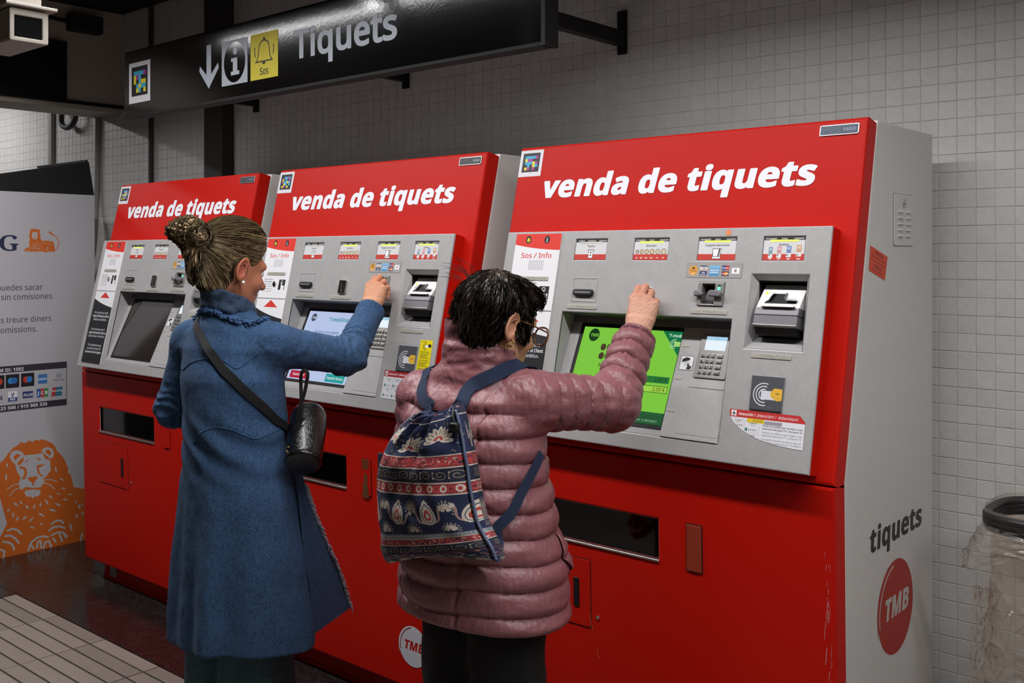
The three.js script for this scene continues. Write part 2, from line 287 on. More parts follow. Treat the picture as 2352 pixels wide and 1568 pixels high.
dispNames.forEach((n, k) => { T['disp' + k] = canvasTex(464, 256, (g, w, h) => {
  g.fillStyle = '#d5d5d6'; g.fillRect(0, 0, w, h); g.fillStyle = '#1b1b1c'; g.fillRect(0, 0, w, 38); g.fillStyle = '#c4352a'; g.fillRect(0, 186, w, 70);
  g.strokeStyle = '#2a2a2a'; g.lineWidth = 8; g.strokeRect(0, 0, w, h);
  const heads = k ? ['PAGAMENT', 'PAGO', 'PAYMENT'] : ['DIPÒSIT', 'DEPÓSITO', 'DEPOSITS'];
  heads.forEach((s, i) => txt(g, s, [82, 232, 392][i], 30, 24, { align: 'center', color: '#ddd', slant: 0.1 }));
  txt(g, n, w / 2, 98, 32, { align: 'center', color: '#222', width: k === 2 ? 300 : undefined });
  if (k === 0) { g.fillStyle = '#f0f0f0'; g.strokeStyle = '#222'; g.lineWidth = 5; g.beginPath(); g.rect(190, 128, 92, 20); g.fill(); g.stroke(); g.beginPath(); g.rect(204, 140, 64, 92); g.fill(); g.stroke(); poly(g, [[236, 150], [252, 172], [220, 172]], '#222'); poly(g, [[236, 182], [252, 204], [220, 204]], '#222'); }
  if (k === 1) { [[52, 20, '#7d5a4a'], [112, 24, '#a9966a'], [180, 26, '#ad9a66'], [250, 29, '#b09c66'], [326, 29, '#a7a595'], [404, 34, '#b0a890']].forEach(([x, r, c], i) => { disc(g, x, 156, r + 3, r + 3, '#4a4034'); disc(g, x, 156, r, r, c); disc(g, x, 156, r * 0.62, r * 0.62, '#cfc7ae'); txt(g, ['5c', '10c', '20c', '50c', '1€', '2€'][i], x, 236, 24, { align: 'center', color: '#eee' }); }); }
  if (k === 2) { g.fillStyle = '#efefef'; g.strokeStyle = '#222'; g.lineWidth = 6; g.beginPath(); g.rect(182, 186, 100, 52); g.fill(); g.stroke(); poly(g, [[178, 124], [292, 124], [272, 216], [190, 216]], '#222'); poly(g, [[184, 130], [286, 130], [267, 210], [195, 210]], '#f2f2f2'); poly(g, [[258, 130], [276, 130], [260, 210], [246, 210]], '#222'); }
  if (k === 3) { [[66, 44, 110, '#7f97a8'], [160, 48, 106, '#c78f94'], [266, 50, 100, '#6d84b8'], [374, 54, 92, '#c79b76']].forEach(([x, ww, y, c], i) => { g.fillStyle = '#dcdcdc'; g.fillRect(x - 2, y + 40, ww + 4, 80); g.fillStyle = c; g.fillRect(x, y, ww, 76); g.fillStyle = 'rgba(255,255,255,0.45)'; g.fillRect(x + 8, y + 12, ww - 20, 26); g.fillStyle = '#222'; g.fillRect(x + 4, 190, 12, 14); txt(g, ['5€', '10€', '20€', '50€'][i], x + ww / 2, 246, 24, { align: 'center', color: '#eee' }); }); }
}); });
T.cards = canvasTex(680, 156, (g, w, h) => {
  g.fillStyle = '#9f9d9b'; g.fillRect(0, 0, w, h); g.strokeStyle = '#7a7876'; g.lineWidth = 3; g.strokeRect(2, 2, w - 4, h - 4);
  disc(g, 84, 78, 56, 56, '#d99a3c'); txt(g, 'Caixa Oberta', 84, 90, 19, { align: 'center', width: 90, color: '#6b3f10' }); poly(g, [[84, 30], [92, 48], [110, 46], [96, 56], [102, 70], [84, 60], [66, 70], [72, 56], [58, 46], [76, 48]], '#3a2a18'); poly(g, [[66, 116], [96, 104], [104, 110], [74, 124]], '#f4efe6');
  g.fillStyle = '#e8e8ea'; g.fillRect(168, 24, 88, 50); g.fillStyle = '#1f2b4d'; g.fillRect(168, 24, 88, 13); g.fillStyle = '#c9a06a'; g.fillRect(168, 66, 88, 8); txt(g, 'VISA', 212, 62, 25, { align: 'center', slant: 0.2, color: '#26304f' });
  g.fillStyle = '#1f2f5e'; g.fillRect(168, 84, 88, 52); txt(g, 'VISA', 212, 110, 22, { align: 'center', color: '#fff' }); txt(g, 'Electron', 212, 131, 18, { align: 'center', color: '#fff' });
  g.fillStyle = '#4b8ec0'; g.fillRect(286, 20, 122, 118); g.fillStyle = '#7db2d8'; g.fillRect(286, 20, 122, 34); txt(g, 'AMERICAN', 347, 82, 27, { align: 'center', width: 114, color: '#e4f0fa' }); txt(g, 'EXPRESS', 347, 108, 27, { align: 'center', width: 106, color: '#e4f0fa' });
  g.fillStyle = '#1f3b78'; g.fillRect(436, 20, 88, 52); g.fillStyle = '#b5252c'; g.fillRect(480, 20, 44, 52); txt(g, 'Maestro', 480, 54, 20, { align: 'center', color: '#fff' });
  g.fillStyle = '#22305a'; g.fillRect(436, 82, 88, 54); disc(g, 466, 109, 20, 20, '#c53a2e'); disc(g, 494, 109, 20, 20, '#dd9a3a'); txt(g, 'MasterCard', 480, 114, 15, { align: 'center', color: '#fff' });
  g.fillStyle = '#ededee'; g.fillRect(556, 46, 92, 62); g.fillStyle = '#7c4a52'; g.fillRect(588, 64, 26, 26); txt(g, 'E6000', 601, 82, 9, { align: 'center', color: '#eee' });
});
T.nfc = canvasTex(360, 352, (g, w, h) => { g.fillStyle = '#4a4d52'; g.fillRect(0, 0, w, h); g.strokeStyle = '#d9dbe0'; g.lineWidth = 11; for (const r of [58, 92, 126]) { g.beginPath(); g.ellipse(150, 190, r * 0.92, r * 0.92, 0, Math.PI * 0.42, Math.PI * 1.62); g.stroke(); }
  g.fillStyle = '#d5d8df'; g.fillRect(120, 150, 160, 92); poly(g, [[222, 170], [262, 118], [356, 122], [356, 240], [300, 250], [232, 212]], '#e0b23c'); g.fillStyle = '#3a3020'; g.fillRect(282, 170, 40, 8); txt(g, 'recàrrega', 180, 330, 34, { align: 'center', color: '#5d6066' }); });
function airplane(g, x, y, s) { poly(g, [[x, y - s], [x + s * 0.18, y - s * 0.6], [x + s * 0.18, y - s * 0.2], [x + s, y + s * 0.35], [x + s, y + s * 0.55], [x + s * 0.18, y + s * 0.25], [x + s * 0.12, y + s * 0.75], [x + s * 0.4, y + s], [x - s * 0.4, y + s], [x - s * 0.12, y + s * 0.75], [x - s * 0.18, y + s * 0.25], [x - s, y + s * 0.55], [x - s, y + s * 0.35], [x - s * 0.18, y - s * 0.2], [x - s * 0.18, y - s * 0.6]], '#222'); }
function miniCard(g, x, y, w, h, s) { g.strokeStyle = '#999'; g.lineWidth = 2; g.strokeRect(x, y, w, h); txt(g, s, x + w * 0.55, y + 26, 20, { align: 'center', slant: 0.2, color: '#222' }); txt(g, 'T-usual', x + w * 0.5, y + 44, 16, { align: 'center', color: '#444', bold: false }); g.fillStyle = '#2f7a72'; g.fillRect(x + 6, y + h - 40, 26, 32); for (let i = 0; i < 4; i++) { g.fillStyle = '#888'; g.fillRect(x + 42 + i * 24, y + h - 32, 12, 18); } }
T.attention = canvasTex(832, 420, (g, w, h) => {                         // 0.208 x 0.105 m, with a torn lower left corner
  g.beginPath(); g.moveTo(0, 8); g.lineTo(770, 8); g.lineTo(828, 66); g.lineTo(828, 336); g.quadraticCurveTo(500, 330, 300, 270); g.quadraticCurveTo(60, 190, 6, 70); g.closePath(); g.clip();
  g.fillStyle = '#e2e3e8'; g.fillRect(0, 0, w, h); g.fillStyle = '#bf2f2e'; g.fillRect(0, 0, w, 84); g.fillStyle = '#eee'; g.fillRect(20, 16, 60, 58); airplane(g, 50, 45, 26);
  txt(g, 'Atenció! / ', 104, 62, 40, { width: 200, color: '#f2eef0' }); txt(g, '¡Atención! / ', 306, 62, 40, { width: 226, color: '#f2eef0', bold: false }); txt(g, 'Attention!', 538, 62, 40, { width: 214, slant: 0.2, color: '#f2eef0', bold: false });
  miniCard(g, 30, 96, 140, 92, 'T-casual'); miniCard(g, 186, 112, 160, 110, 'T-familiar'); miniCard(g, 196, 236, 150, 100, 'T-jove'); g.fillStyle = '#e2c42c'; g.fillRect(206, 84, 190, 42); for (let i = 0; i < 3; i++) { g.fillStyle = '#8a7a20'; g.fillRect(268, 92 + i * 10, 110, 4); } g.fillStyle = '#9a96a0'; g.fillRect(398, 96, 190, 36);
  ['Títols no vàlids per arribar a les', 'estacions Aeroport T1 i Aeroport T2'].forEach((s, i) => txt(g, s, 380, 152 + i * 28, 24, { width: 430, color: '#222' }));
  ['Títulos no válidos para llegar a las', 'estaciones Aeroport T1 y Aeroport T2'].forEach((s, i) => txt(g, s, 380, 218 + i * 28, 24, { width: 430, bold: false, color: '#333' }));
  ['Invalid travel cards to go to', 'Aeroport T1 and Aeroport T2 stations'].forEach((s, i) => txt(g, s, 380, 286 + i * 28, 24, { width: 430, bold: false, slant: 0.15, color: '#333' }));
});
T.attention2 = canvasTex(768, 384, (g, w, h) => { g.fillStyle = '#e0e1e5'; g.fillRect(0, 0, w, h); g.fillStyle = '#a8262b'; g.fillRect(0, 0, w, 84); g.fillStyle = '#eee'; g.fillRect(18, 14, 54, 58); airplane(g, 45, 43, 24); txt(g, 'Atenció! / ¡Atención! / Attention!', 92, 58, 36, { width: 640, color: '#f0ecee' });
  for (let j = 0; j < 2; j++) for (let i = 0; i < 2; i++) miniCard(g, 24 + i * 170, 102 + j * 136, 160, 124, ['T-casual', 'T-familiar', 'T-jove', 'T-grup'][j * 2 + i]);
  for (let i = 0; i < 6; i++) { g.fillStyle = '#555'; g.fillRect(380, 116 + i * 42, 330 - (i % 2) * 60, 12); } });
T.yellow = canvasTex(232, 480, (g, w, h) => { g.fillStyle = '#e6d400'; g.fillRect(0, 0, w, h); g.strokeStyle = '#222'; g.lineWidth = 5; for (const r of [22, 36, 50]) { g.beginPath(); g.arc(112, 84, r, Math.PI * 0.4, Math.PI * 1.6); g.stroke(); } g.fillStyle = '#eee'; g.fillRect(100, 66, 60, 34); poly(g, [[150, 60], [190, 48], [214, 62], [214, 92], [170, 100]], '#222'); txt(g, 'T-mobilitat', 20, 28, 18, { color: '#222' });
  for (let b = 0; b < 3; b++) { txt(g, ['Apropa la targeta', 'Acerca la tarjeta', 'Bring the card'][b], 22, 168 + b * 112, 26, { width: 170, color: '#222' }); for (let i = 0; i < 4; i++) { g.fillStyle = '#6b6420'; g.fillRect(22, 182 + b * 112 + i * 18, 180 - (i % 3) * 26, 8); } } });
T.screenGreen = canvasTex(1024, 820, (g, w, h) => {
  g.fillStyle = '#85d345'; g.fillRect(0, 0, w, h); poly(g, [[830, 0], [w, 0], [w, 216]], '#157a46'); txt(g, "'T-mobilitat", 890, 52, 40, { slant: 0.15, color: '#d7efdd' }); g.strokeStyle = '#a8dcae'; g.lineWidth = 8; for (const r of [24, 40]) { g.beginPath(); g.arc(968, 112, r, Math.PI * 0.4, Math.PI * 1.6); g.stroke(); } g.fillStyle = '#a9e07a'; g.fillRect(964, 90, 60, 44);
  disc(g, 124, 74, 56, 60, '#173d1c'); txt(g, 'TMB', 126, 90, 42, { align: 'center', slant: 0.2, color: '#85d345' });
  for (let j = 0; j < 2; j++) for (let i = 0; i < 4; i++) { disc(g, 256 + i * 66, 182 + j * 82, 28, 32, '#2d3f24'); disc(g, 256 + i * 66, 182 + j * 82, 20, 24, i ? '#6f8a4f' : '#5a3c30'); }
  txt(g, 'Introduïu les monedes', 250, 360, 40, { color: '#274a1a' });
  g.fillStyle = '#2c7a3a'; g.fillRect(560, 406, 440, 58); txt(g, 'Import', 590, 448, 38, { color: '#173a1c' }); txt(g, '2,00 €', 980, 450, 46, { align: 'right', color: '#14301a', bold: false });
  g.strokeStyle = '#3c6a24'; g.lineWidth = 5; g.fillStyle = '#a4de50'; g.fillRect(560, 490, 440, 56); g.strokeRect(560, 490, 440, 56); txt(g, 'Resta', 590, 532, 38, { color: '#3a2a14' }); txt(g, '2,00 €', 980, 534, 46, { align: 'right', color: '#5a2a14', bold: false });
  g.fillStyle = '#285c38'; g.fillRect(0, h - 104, w, 104); ['Bitllet senzill', 'No vàlid amb T-rosa per a aeroport'].forEach((s, i) => txt(g, s, 470, h - 62 + i * 40, 32, { color: '#9fc4a0', bold: false })); g.strokeStyle = '#3a7048'; g.lineWidth = 4; g.strokeRect(800, h - 90, 200, 74);
});
T.screenBlue = canvasTex(1024, 820, (g, w, h) => {
  g.fillStyle = '#c3d2f6'; g.fillRect(0, 0, w, h); disc(g, 110, 76, 44, 48, '#4b5468'); txt(g, 'TMB', 110, 90, 34, { align: 'center', slant: 0.2, color: '#dfe6f6' }); txt(g, "'T-mobilitat", 380, 110, 62, { slant: 0.1, color: '#2b93ab' });
  txt(g, 'Targeta recarregada', 200, 260, 48, { color: '#31508f', bold: false }); txt(g, 'Import:', 560, 620, 44, { color: '#31508f' }); txt(g, '12,15 €', 740, 620, 50, { color: '#5a6a90', bold: false });
  g.fillStyle = '#8d9cc6'; g.fillRect(0, 700, w, 5); g.fillStyle = '#b7233c'; g.fillRect(40, 722, 300, 84); txt(g, 'Cancel·lar', 190, 778, 46, { align: 'center', color: '#f4dfe4' }); g.fillStyle = '#2fa3a0'; g.fillRect(668, 716, 316, 92); txt(g, 'Imprimir factura', 826, 776, 40, { align: 'center', width: 270, color: '#e2f4f4' });
});
T.lcd = canvasTex(256, 160, (g, w, h) => { g.fillStyle = '#e8f3fb'; g.fillRect(0, 0, w, h); g.fillStyle = '#a9d3ea'; g.fillRect(0, 0, w, 44); txt(g, 'TMB', 128, 34, 26, { align: 'center', color: '#8ab4cc' }); });
T.pin = canvasTex(164, 164, (g, w, h) => { g.fillStyle = '#e6e6ea'; g.fillRect(0, 0, w, h); g.strokeStyle = '#222'; g.lineWidth = 5; g.strokeRect(2, 2, w - 4, h - 4); poly(g, [[22, 40], [70, 16], [114, 24], [118, 46], [60, 66], [24, 78]], '#17171a'); for (let j = 0; j < 3; j++) for (let i = 0; i < 3; i++) { g.strokeStyle = '#555'; g.lineWidth = 2; g.strokeRect(58 + i * 20, 62 + j * 18, 14, 13); } poly(g, [[96, 92], [112, 84], [122, 112], [150, 112], [144, 154], [100, 154], [82, 138], [100, 136]], '#17171a'); });
T.legends = canvasTex(320, 240, (g, w, h) => { const L = ['1', '2', '3', 'CANC', '4', '5', '6', 'CLEAR', '7', '8', '9', 'MENU', '*', '0', '#', 'ENTER']; L.forEach((s, i) => txt(g, s, [38, 112, 186, 274][i % 4], 44 + Math.floor(i / 4) * 60, i % 4 === 3 ? 18 : 34, { align: 'center', color: '#2c2c2e' })); });
T.averiada = canvasTex(360, 200, (g, w, h) => { g.fillStyle = '#d8431f'; g.fillRect(0, 0, w, h); g.save(); g.translate(w / 2, h / 2); g.rotate(Math.PI); g.fillStyle = '#3a1208'; g.fillRect(-160, -3, 320, 5); txt(g, 'AVARIADA', 0, -24, 40, { align: 'center', width: 170, color: '#3a1208' }); txt(g, 'Màquina / fora de servei', 0, -66, 22, { align: 'center', color: '#3a1208' }); txt(g, 'AVERIADA', 0, 84, 40, { align: 'center', width: 170, color: '#3a1208' }); txt(g, 'Máquina / fuera de servicio', 0, 40, 22, { align: 'center', color: '#3a1208' }); g.restore(); });
T.scuff = canvasTex(128, 512, (g, w, h) => { reseed(121); g.lineCap = 'round'; for (let i = 0; i < 34; i++) { const x = 96 + rr(-34, 24), y = rnd() * h, l = rr(6, 60) * (y > 200 && y < 380 ? 1.4 : 0.5); g.strokeStyle = `rgba(${205 + rnd() * 30 | 0},${170 + rnd() * 30 | 0},${170 + rnd() * 30 | 0},${rr(0.25, 0.8)})`; g.lineWidth = rr(1, 4); g.beginPath(); g.moveTo(x, y); g.lineTo(x - l * 0.22, y + l); g.stroke(); } });
T.scratch = canvasTex(256, 512, (g, w, h) => { reseed(123); g.lineCap = 'round'; for (let i = 0; i < 60; i++) { const x = 128 + rr(-70, 70) * rnd(), y = rnd() * h, l = rr(8, 46); g.strokeStyle = `rgba(226,224,222,${rr(0.15, 0.5)})`; g.lineWidth = rr(0.8, 3); g.beginPath(); g.moveTo(x, y); g.lineTo(x + rr(-14, 14), y + l); g.stroke(); } });
T.nick = canvasTex(128, 256, (g, w, h) => { reseed(125); g.lineCap = 'round'; g.strokeStyle = 'rgba(214,120,70,0.85)'; for (const q of [[[20, 10], [30, 60], [44, 96]], [[84, 190], [90, 218], [104, 236]]]) { g.lineWidth = 4; g.beginPath(); q.forEach((p, i) => i ? g.lineTo(...p) : g.moveTo(...p)); g.stroke(); } });
T.peel = canvasTex(96, 256, (g, w, h) => { reseed(127); for (const [y0, y1, a] of [[4, 74, 0.6], [96, 250, 0.95]]) { const L = [], R = []; for (let y = y0; y <= y1; y += 8) { const k = y0 < 50 ? 1 : 0.35 + 0.65 * (y - y0) / (y1 - y0); L.push([48 - 30 * k + rr(-6, 6), y]); R.push([48 + 30 * k + rr(-6, 6), y]); } poly(g, [...L, ...R.reverse()], `rgba(104,66,34,${a})`); for (let i = 0; i < 30; i++) disc(g, 30 + rnd() * 40, y0 + rnd() * (y1 - y0), rr(1, 4), rr(1, 4), rnd() > 0.5 ? 'rgba(60,36,18,0.7)' : 'rgba(160,120,70,0.6)'); } });
T.perf = canvasTex(1024, 96, (g, w, h) => { for (let j = 0; j < 9; j++) for (let b = 0; b < 2; b++) for (let i = 0; i < 34; i++) disc(g, 150 + b * 430 + i * 9 + (j % 2) * 4.5, 12 + j * 9, 2.6, 2.6, '#1a1a1a'); });
T.brailleDots = canvasTex(256, 32, (g, w, h) => { reseed(77); for (let i = 0; i < 30; i++) for (let j = 0; j < 3; j++) if (rnd() > 0.55) disc(g, 14 + i * 8 + (i % 2), 8 + j * 8, 2.4, 2.4, '#7c7a70'); });

const P = {};
for (const k of Object.keys(T)) P[k] = ['venda', 'tmbWhite', 'tmbRed', 'tiquets', 'attention', 'legends', 'perf', 'brailleDots', 'scuff', 'scratch', 'nick', 'peel'].includes(k) ? clearPrint(T[k]) : printMat(T[k]);
for (const k of ['screenGreen', 'screenBlue', 'lcd']) P[k] = phys({ color: 0x050505, emissive: 0xffffff, emissiveMap: T[k], emissiveIntensity: k === 'lcd' ? 1.0 : 0.85, roughness: 0.15, specularIntensity: 0.4 });
M.screenOff = phys({ color: 0x2b2521, roughness: 0.1, clearcoat: 0.5, clearcoatRoughness: 0.08 });
M.litBar = std({ color: 0xd6ec58, emissive: 0xdcf35a, emissiveIntensity: 0.55, roughness: 0.5 });
M.unlitBar = std({ color: 0xcfd0c4, roughness: 0.5 });
M.orange = std({ color: 0xe08a58, roughness: 0.6 });

// ------------------------------------------------------------------ ticket machine
// local frame: x from its left edge, y up from the floor, z out of its front; the upper front leans back by 12.9 degrees
const MW = 1.1722, YJ = 1.002, UP = V(0, 0.97476, -0.22326), OUT = V(0, 0.22326, 0.97476), UPLEN = 0.9397;
const upperFrame = new THREE.Matrix4().makeBasis(V(1, 0, 0), UP, OUT).setPosition(0, YJ, 0);
const lowerFrame = new THREE.Matrix4().makeBasis(V(1, 0, 0), V(0, 0.99976, 0.0218), V(0, -0.0218, 0.99976)).setPosition(0, YJ, 0).multiply(new THREE.Matrix4().makeTranslation(0, -YJ, 0));
const innerAxis = V(0, 0.309, -0.063).normalize();
const innerFrame = upperFrame.clone().multiply(new THREE.Matrix4().makeBasis(V(1, 0, 0), innerAxis, V(0, -innerAxis.z, innerAxis.y)).setPosition(0, 0.061, 0.05));
const sideFrame = new THREE.Matrix4().makeBasis(V(0, 0, -1), V(0, 1, 0), V(1, 0, 0)).setPosition(MW, 0, 0);
const U = g => g.applyMatrix4(upperFrame), Lo = g => g.applyMatrix4(lowerFrame), In = g => g.applyMatrix4(innerFrame), Sd = g => g.applyMatrix4(sideFrame);
const rodZ = (r, x, y, z0, z1, seg = 20) => cyl(r, r, z1 - z0, seg).rotateX(Math.PI / 2).translate(x, y, (z0 + z1) / 2);
const FW = 0.05;                                  // the control plate stands 5 cm proud of the red front

function ticketMachine(k, x, label) {
  const t = thing('ticket_machine', label, 'ticket machine', [x, 0, -2.3574], 'red ticket machines in a row');
  const o = (n, g, m, p = t, l) => obj(n, g, m, p, l);
  // grey cabinet behind the doors, plinth
  const cab = [[-0.0643, 0.085], [-0.0643, YJ], [-0.274, 1.914], [-0.69, 1.914], [-0.69, 0.085]].map(([z, y]) => [-z, y]);
  const cabinet = o('cabinet', boxUV(prism(cab, 0, MW, 0.004).rotateY(Math.PI / 2)), M.cabinet, t, 'light grey steel cabinet');
  o('plinth', boxUV(box(0.1, MW - 0.1, 0, 0.09, -0.62, -0.067, 0.004)), M.red, t, 'red recessed plinth');
  o('plinth_lip', box(0.1, MW - 0.1, 0.0, 0.014, -0.067, -0.06), M.red, t);
  for (const u of [0.16, 1.0]) o('floor_bracket', box(u, u + 0.06, 0.012, 0.062, -0.067, -0.063, 0.002), M.dullSteel, t);
  // lower door
  const WIN = [0.171, 0.667, 0.725, 0.836];
  const low = o('lower_door', boxUV(Lo(slab(0, MW, 0.085, YJ - 0.006, -0.0643, 0, [WIN], 0.006))), M.red, t, 'red lower door');
  { const [a, b, c, d] = WIN, e = 0.002; o('delivery_tray', Lo(merge([box(a - e, b + e, c - e, d + e, -0.0635, -0.061), box(a - e, b + e, c - e, c, -0.061, -0.004), box(a - e, b + e, d, d + e, -0.061, -0.004), box(a - e, a, c, d, -0.061, -0.004), box(b, b + e, c, d, -0.061, -0.004)])), M.plate, t, 'grey ticket delivery tray'); }
  o('tray_flap', Lo(box(WIN[0], WIN[1], WIN[2], WIN[3], -0.0125, -0.012)), M.smoked, t, 'smoked glossy flap');
  o('tray_lip', Lo(box(WIN[0] - 0.004, WIN[1] + 0.004, WIN[2] - 0.006, WIN[2] + 0.0005, -0.01, 0.004, 0.002)), M.steel, t, 'bright steel lip');
  const door = o('service_hatch', Lo(merge([slab(0.168, 0.434, 0.481, 0.676, 0.0003, 0.0022, [], 0.0008)])), M.red, t);
  o('hatch_gap', Lo(plane(0.1655, 0.4365, 0.4785, 0.6785, 0.0004)), M.blackMatt, door);
  o('hatch_slot', Lo(box(0.375, 0.395, 0.534, 0.619, 0.001, 0.005, 0.002)), M.black, door);
  o('lock', Lo(rodZ(0.005, 0.46, 0.517, 0, 0.003)), M.dullSteel, t);
  const hp = o('handle_cover', Lo(slab(0.76, 0.804, 0.716, 0.84, 0.0005, 0.004, [], 0.001)), k === 2 ? M.rustPlate : M.red, t, 'narrow cover plate');
  o('cover_gap', Lo(plane(0.757, 0.807, 0.713, 0.843, 0.0006)), M.blackMatt, hp);
  o('operator_logo', Lo(plane(0.922, 1.078, 0.156, 0.312, 0.001)), P.tmbWhite, t, 'white round TMB logo');
  // upper red door with an opening behind the control plate
  o('upper_door', boxUV(U(slab(0, MW, 0, UPLEN, -0.0643, 0, [[0.29, 1.095, 0.045, 0.525]], 0.007))), M.red, t, 'red leaning upper door');
  o('lettering', U(plane(0.10, 1.066, 0.728, 0.851, 0.0012)), P.venda, t, 'white words venda de tiquets');
  o('code_sticker', U(plane(0.004, 0.1, 0.838, 0.928, 0.0009)), P['navi' + (k + 1)], t, 'white sticker with a coloured code');
  const num = o('number_plate', U(slab(1.045, 1.152, 0.894, 0.924, 0, 0.003, [], 0.0008, 0.004)), M.steel, t);
  o('number_print', U(plane(1.048, 1.149, 0.897, 0.921, 0.0034)), P['num' + k], num);
  // grey control plate
  const REC = [0.307, 0.875, 0.061, 0.389], BILL = [0.919, 1.079, 0.315, 0.511], CARD = [0.765, 0.843, 0.422, 0.486], dispU = [0.322, 0.535, 0.747, 0.942];
  const holes = [REC, BILL, CARD, ...dispU.map(u => [u, u + 0.1165, 0.548, 0.612])];
  const plate = o('control_plate', boxUV(U(slab(0.044, 1.1275, 0.017, 0.638, FW - 0.009, FW, holes, 0.003))), M.plate, t, 'scuffed grey metal control plate');
  o('plate_frame', boxUV(U(slab(0.0445, 1.127, 0.0175, 0.6375, 0, FW - 0.009, [[0.29, 1.095, 0.045, 0.625]], 0.001))), M.red, t, 'red frame of the control plate');
  // help panel
  const sos = o('help_panel', U(slab(0.085, 0.267, 0.041, 0.63, FW, FW + 0.003, [], 0.0006)), M.white, t);
  o('help_print', U(plane(0.085, 0.267, 0.041, 0.63, FW + 0.0034)), P.sos, sos, 'red, white and black help panel Sos / Info');
  const strip = (u0, u1, v0, v1, w) => { const s = o('braille_strip', U(slab(u0, u1, v0, v1, w, w + 0.002, [], 0.0006, 0.003)), M.braille, t); o('braille_dots', U(plane(u0 + 0.004, u1 - 0.004, v0 + 0.001, v1 - 0.001, w + 0.0023)), P.brailleDots, s); };
  strip(0.121, 0.239, 0.481, 0.494, FW + 0.003);
  o('call_button', U(merge([rodZ(0.011, 0.181, 0.446, FW + 0.002, FW + 0.006), rodZ(0.0085, 0.181, 0.446, FW + 0.006, FW + 0.008)])), M.chrome, sos, 'round metal call button');
  // four payment displays
  dispU.forEach((u, i) => {
    const d = o('payment_display', U(box(u, u + 0.1165, 0.548, 0.612, FW - 0.014, FW - 0.003)), M.blackMatt, t);
    o('display_print', U(plane(u, u + 0.1165, 0.548, 0.612, FW - 0.0025)), P['disp' + i], d, ['display sign Tiquets', 'display sign Monedes with coins', 'display sign Targetes Bancàries', 'display sign Bitllets with notes'][i]);
    const lit = k === 0 ? i === 0 : i > 0;
    o('light_bar', U(box(u + 0.019, u + 0.098, 0.5985, 0.6035, FW - 0.0025, FW - 0.0018)), lit ? M.litBar : M.unlitBar, d, lit ? 'glowing yellow-green bar' : undefined);
  });
  o('card_logos', U(plane(0.721, 0.89, 0.499, 0.5385, FW + 0.0008)), P.cards, t, 'row of bank card logos');
  // ticket slot
  const ts = o('ticket_slot', U(merge([slab(0.342, 0.416, 0.438, 0.458, FW, FW + 0.009, [], 0.003, 0.007)])), M.black, t);
  o('slot_mouth', U(box(0.35, 0.408, 0.4455, 0.4505, FW + 0.0085, FW + 0.0098)), M.dullSteel, ts);
  o('slot_frame', U(slab(0.333, 0.425, 0.421, 0.494, FW, FW + 0.0012, [[0.3365, 0.4215, 0.4245, 0.4905]], 0.0004)), M.plate, ts);
  strip(0.323, 0.433, 0.399, 0.412, FW); strip(0.538, 0.65, 0.397, 0.409, FW); strip(0.749, 0.859, 0.3995, 0.412, FW); strip(0.942, 1.053, 0.2915, 0.304, FW);
  // coin slot
  const cs = o('coin_slot', U(slab(0.577, 0.618, 0.418, 0.469, FW, FW + 0.007, [[0.594, 0.601, 0.428, 0.461]], 0.002, 0.004)), M.chrome, t, 'chrome coin slot');
  o('slot_mouth', U(box(0.592, 0.603, 0.425, 0.464, FW + 0.0005, FW + 0.002)), M.black, cs);
  // card reader
  const cr = o('card_reader', U(merge([slab(0.765, 0.843, 0.422, 0.486, FW - 0.03, FW + 0.004, [[0.777, 0.816, 0.427, 0.482]], 0.002)])), M.dullSteel, t, 'grey card reader');
  o('reader_throat', U(box(0.774, 0.818, 0.424, 0.484, FW - 0.032, FW - 0.02)), M.black, cr);
  o('throat_slope', U(prism([[0.776, 0.428], [0.80, 0.428], [0.812, 0.448], [0.806, 0.466], [0.784, 0.462]], FW - 0.021, FW - 0.014)), M.plateDark, cr);
  o('jaw', U(prism([[0.76, 0.447], [0.76, 0.458], [0.766, 0.463], [0.774, 0.46], [0.79, 0.455], [0.786, 0.448]], FW + 0.001, FW + 0.017, 0.002)), M.plateDark, cr);
  o('jaw', U(prism([[0.806, 0.447], [0.803, 0.457], [0.81, 0.463], [0.838, 0.462], [0.843, 0.455], [0.84, 0.446]], FW + 0.001, FW + 0.018, 0.002)), M.plateDark, cr);
  o('indicator', U(box(0.826, 0.833, 0.4655, 0.4735, FW + 0.0035, FW + 0.0052)), M.greenLed, cr, 'lit green lamp');
  o('indicator', U(box(0.826, 0.833, 0.4755, 0.479, FW + 0.0035, FW + 0.0048)), M.black, cr);
  // screen bay
  const w0 = FW - 0.0005, v1 = 0.37, wi = -0.013, q = (u, v, w) => [u, v, w], b = 0.0;
  o('bay_wall', U(quads([[q(REC[0], 0.061, w0), q(REC[0], v1, wi), q(REC[0], REC[3], wi), q(REC[0], REC[3], w0)]])), M.plate, plate);
  o('bay_wall', U(quads([[q(REC[1], 0.061, w0), q(REC[1], REC[3], w0), q(REC[1], REC[3], wi), q(REC[1], v1, wi)]])), M.plate, plate);
  const top = o('bay_top', U(quads([[q(REC[0], REC[3], w0), q(REC[0], REC[3], wi), q(REC[1], REC[3], wi), q(REC[1], REC[3], w0)], [q(REC[0], v1, wi), q(REC[1], v1, wi), q(REC[1], REC[3], wi), q(REC[0], REC[3], wi)]])), M.plateDark, plate);
  o('speaker_holes', U(new THREE.PlaneGeometry(0.5, 0.046).rotateX(Math.PI / 2).translate(0.59, REC[3] - 0.0008, 0.018)), P.perf, top);
  const inner = o('screen_panel', boxUV(In(slab(REC[0], REC[1], 0, 0.3155, -0.006, 0, [], 0.0005))), M.plate, t, 'sloping grey panel around the screen');
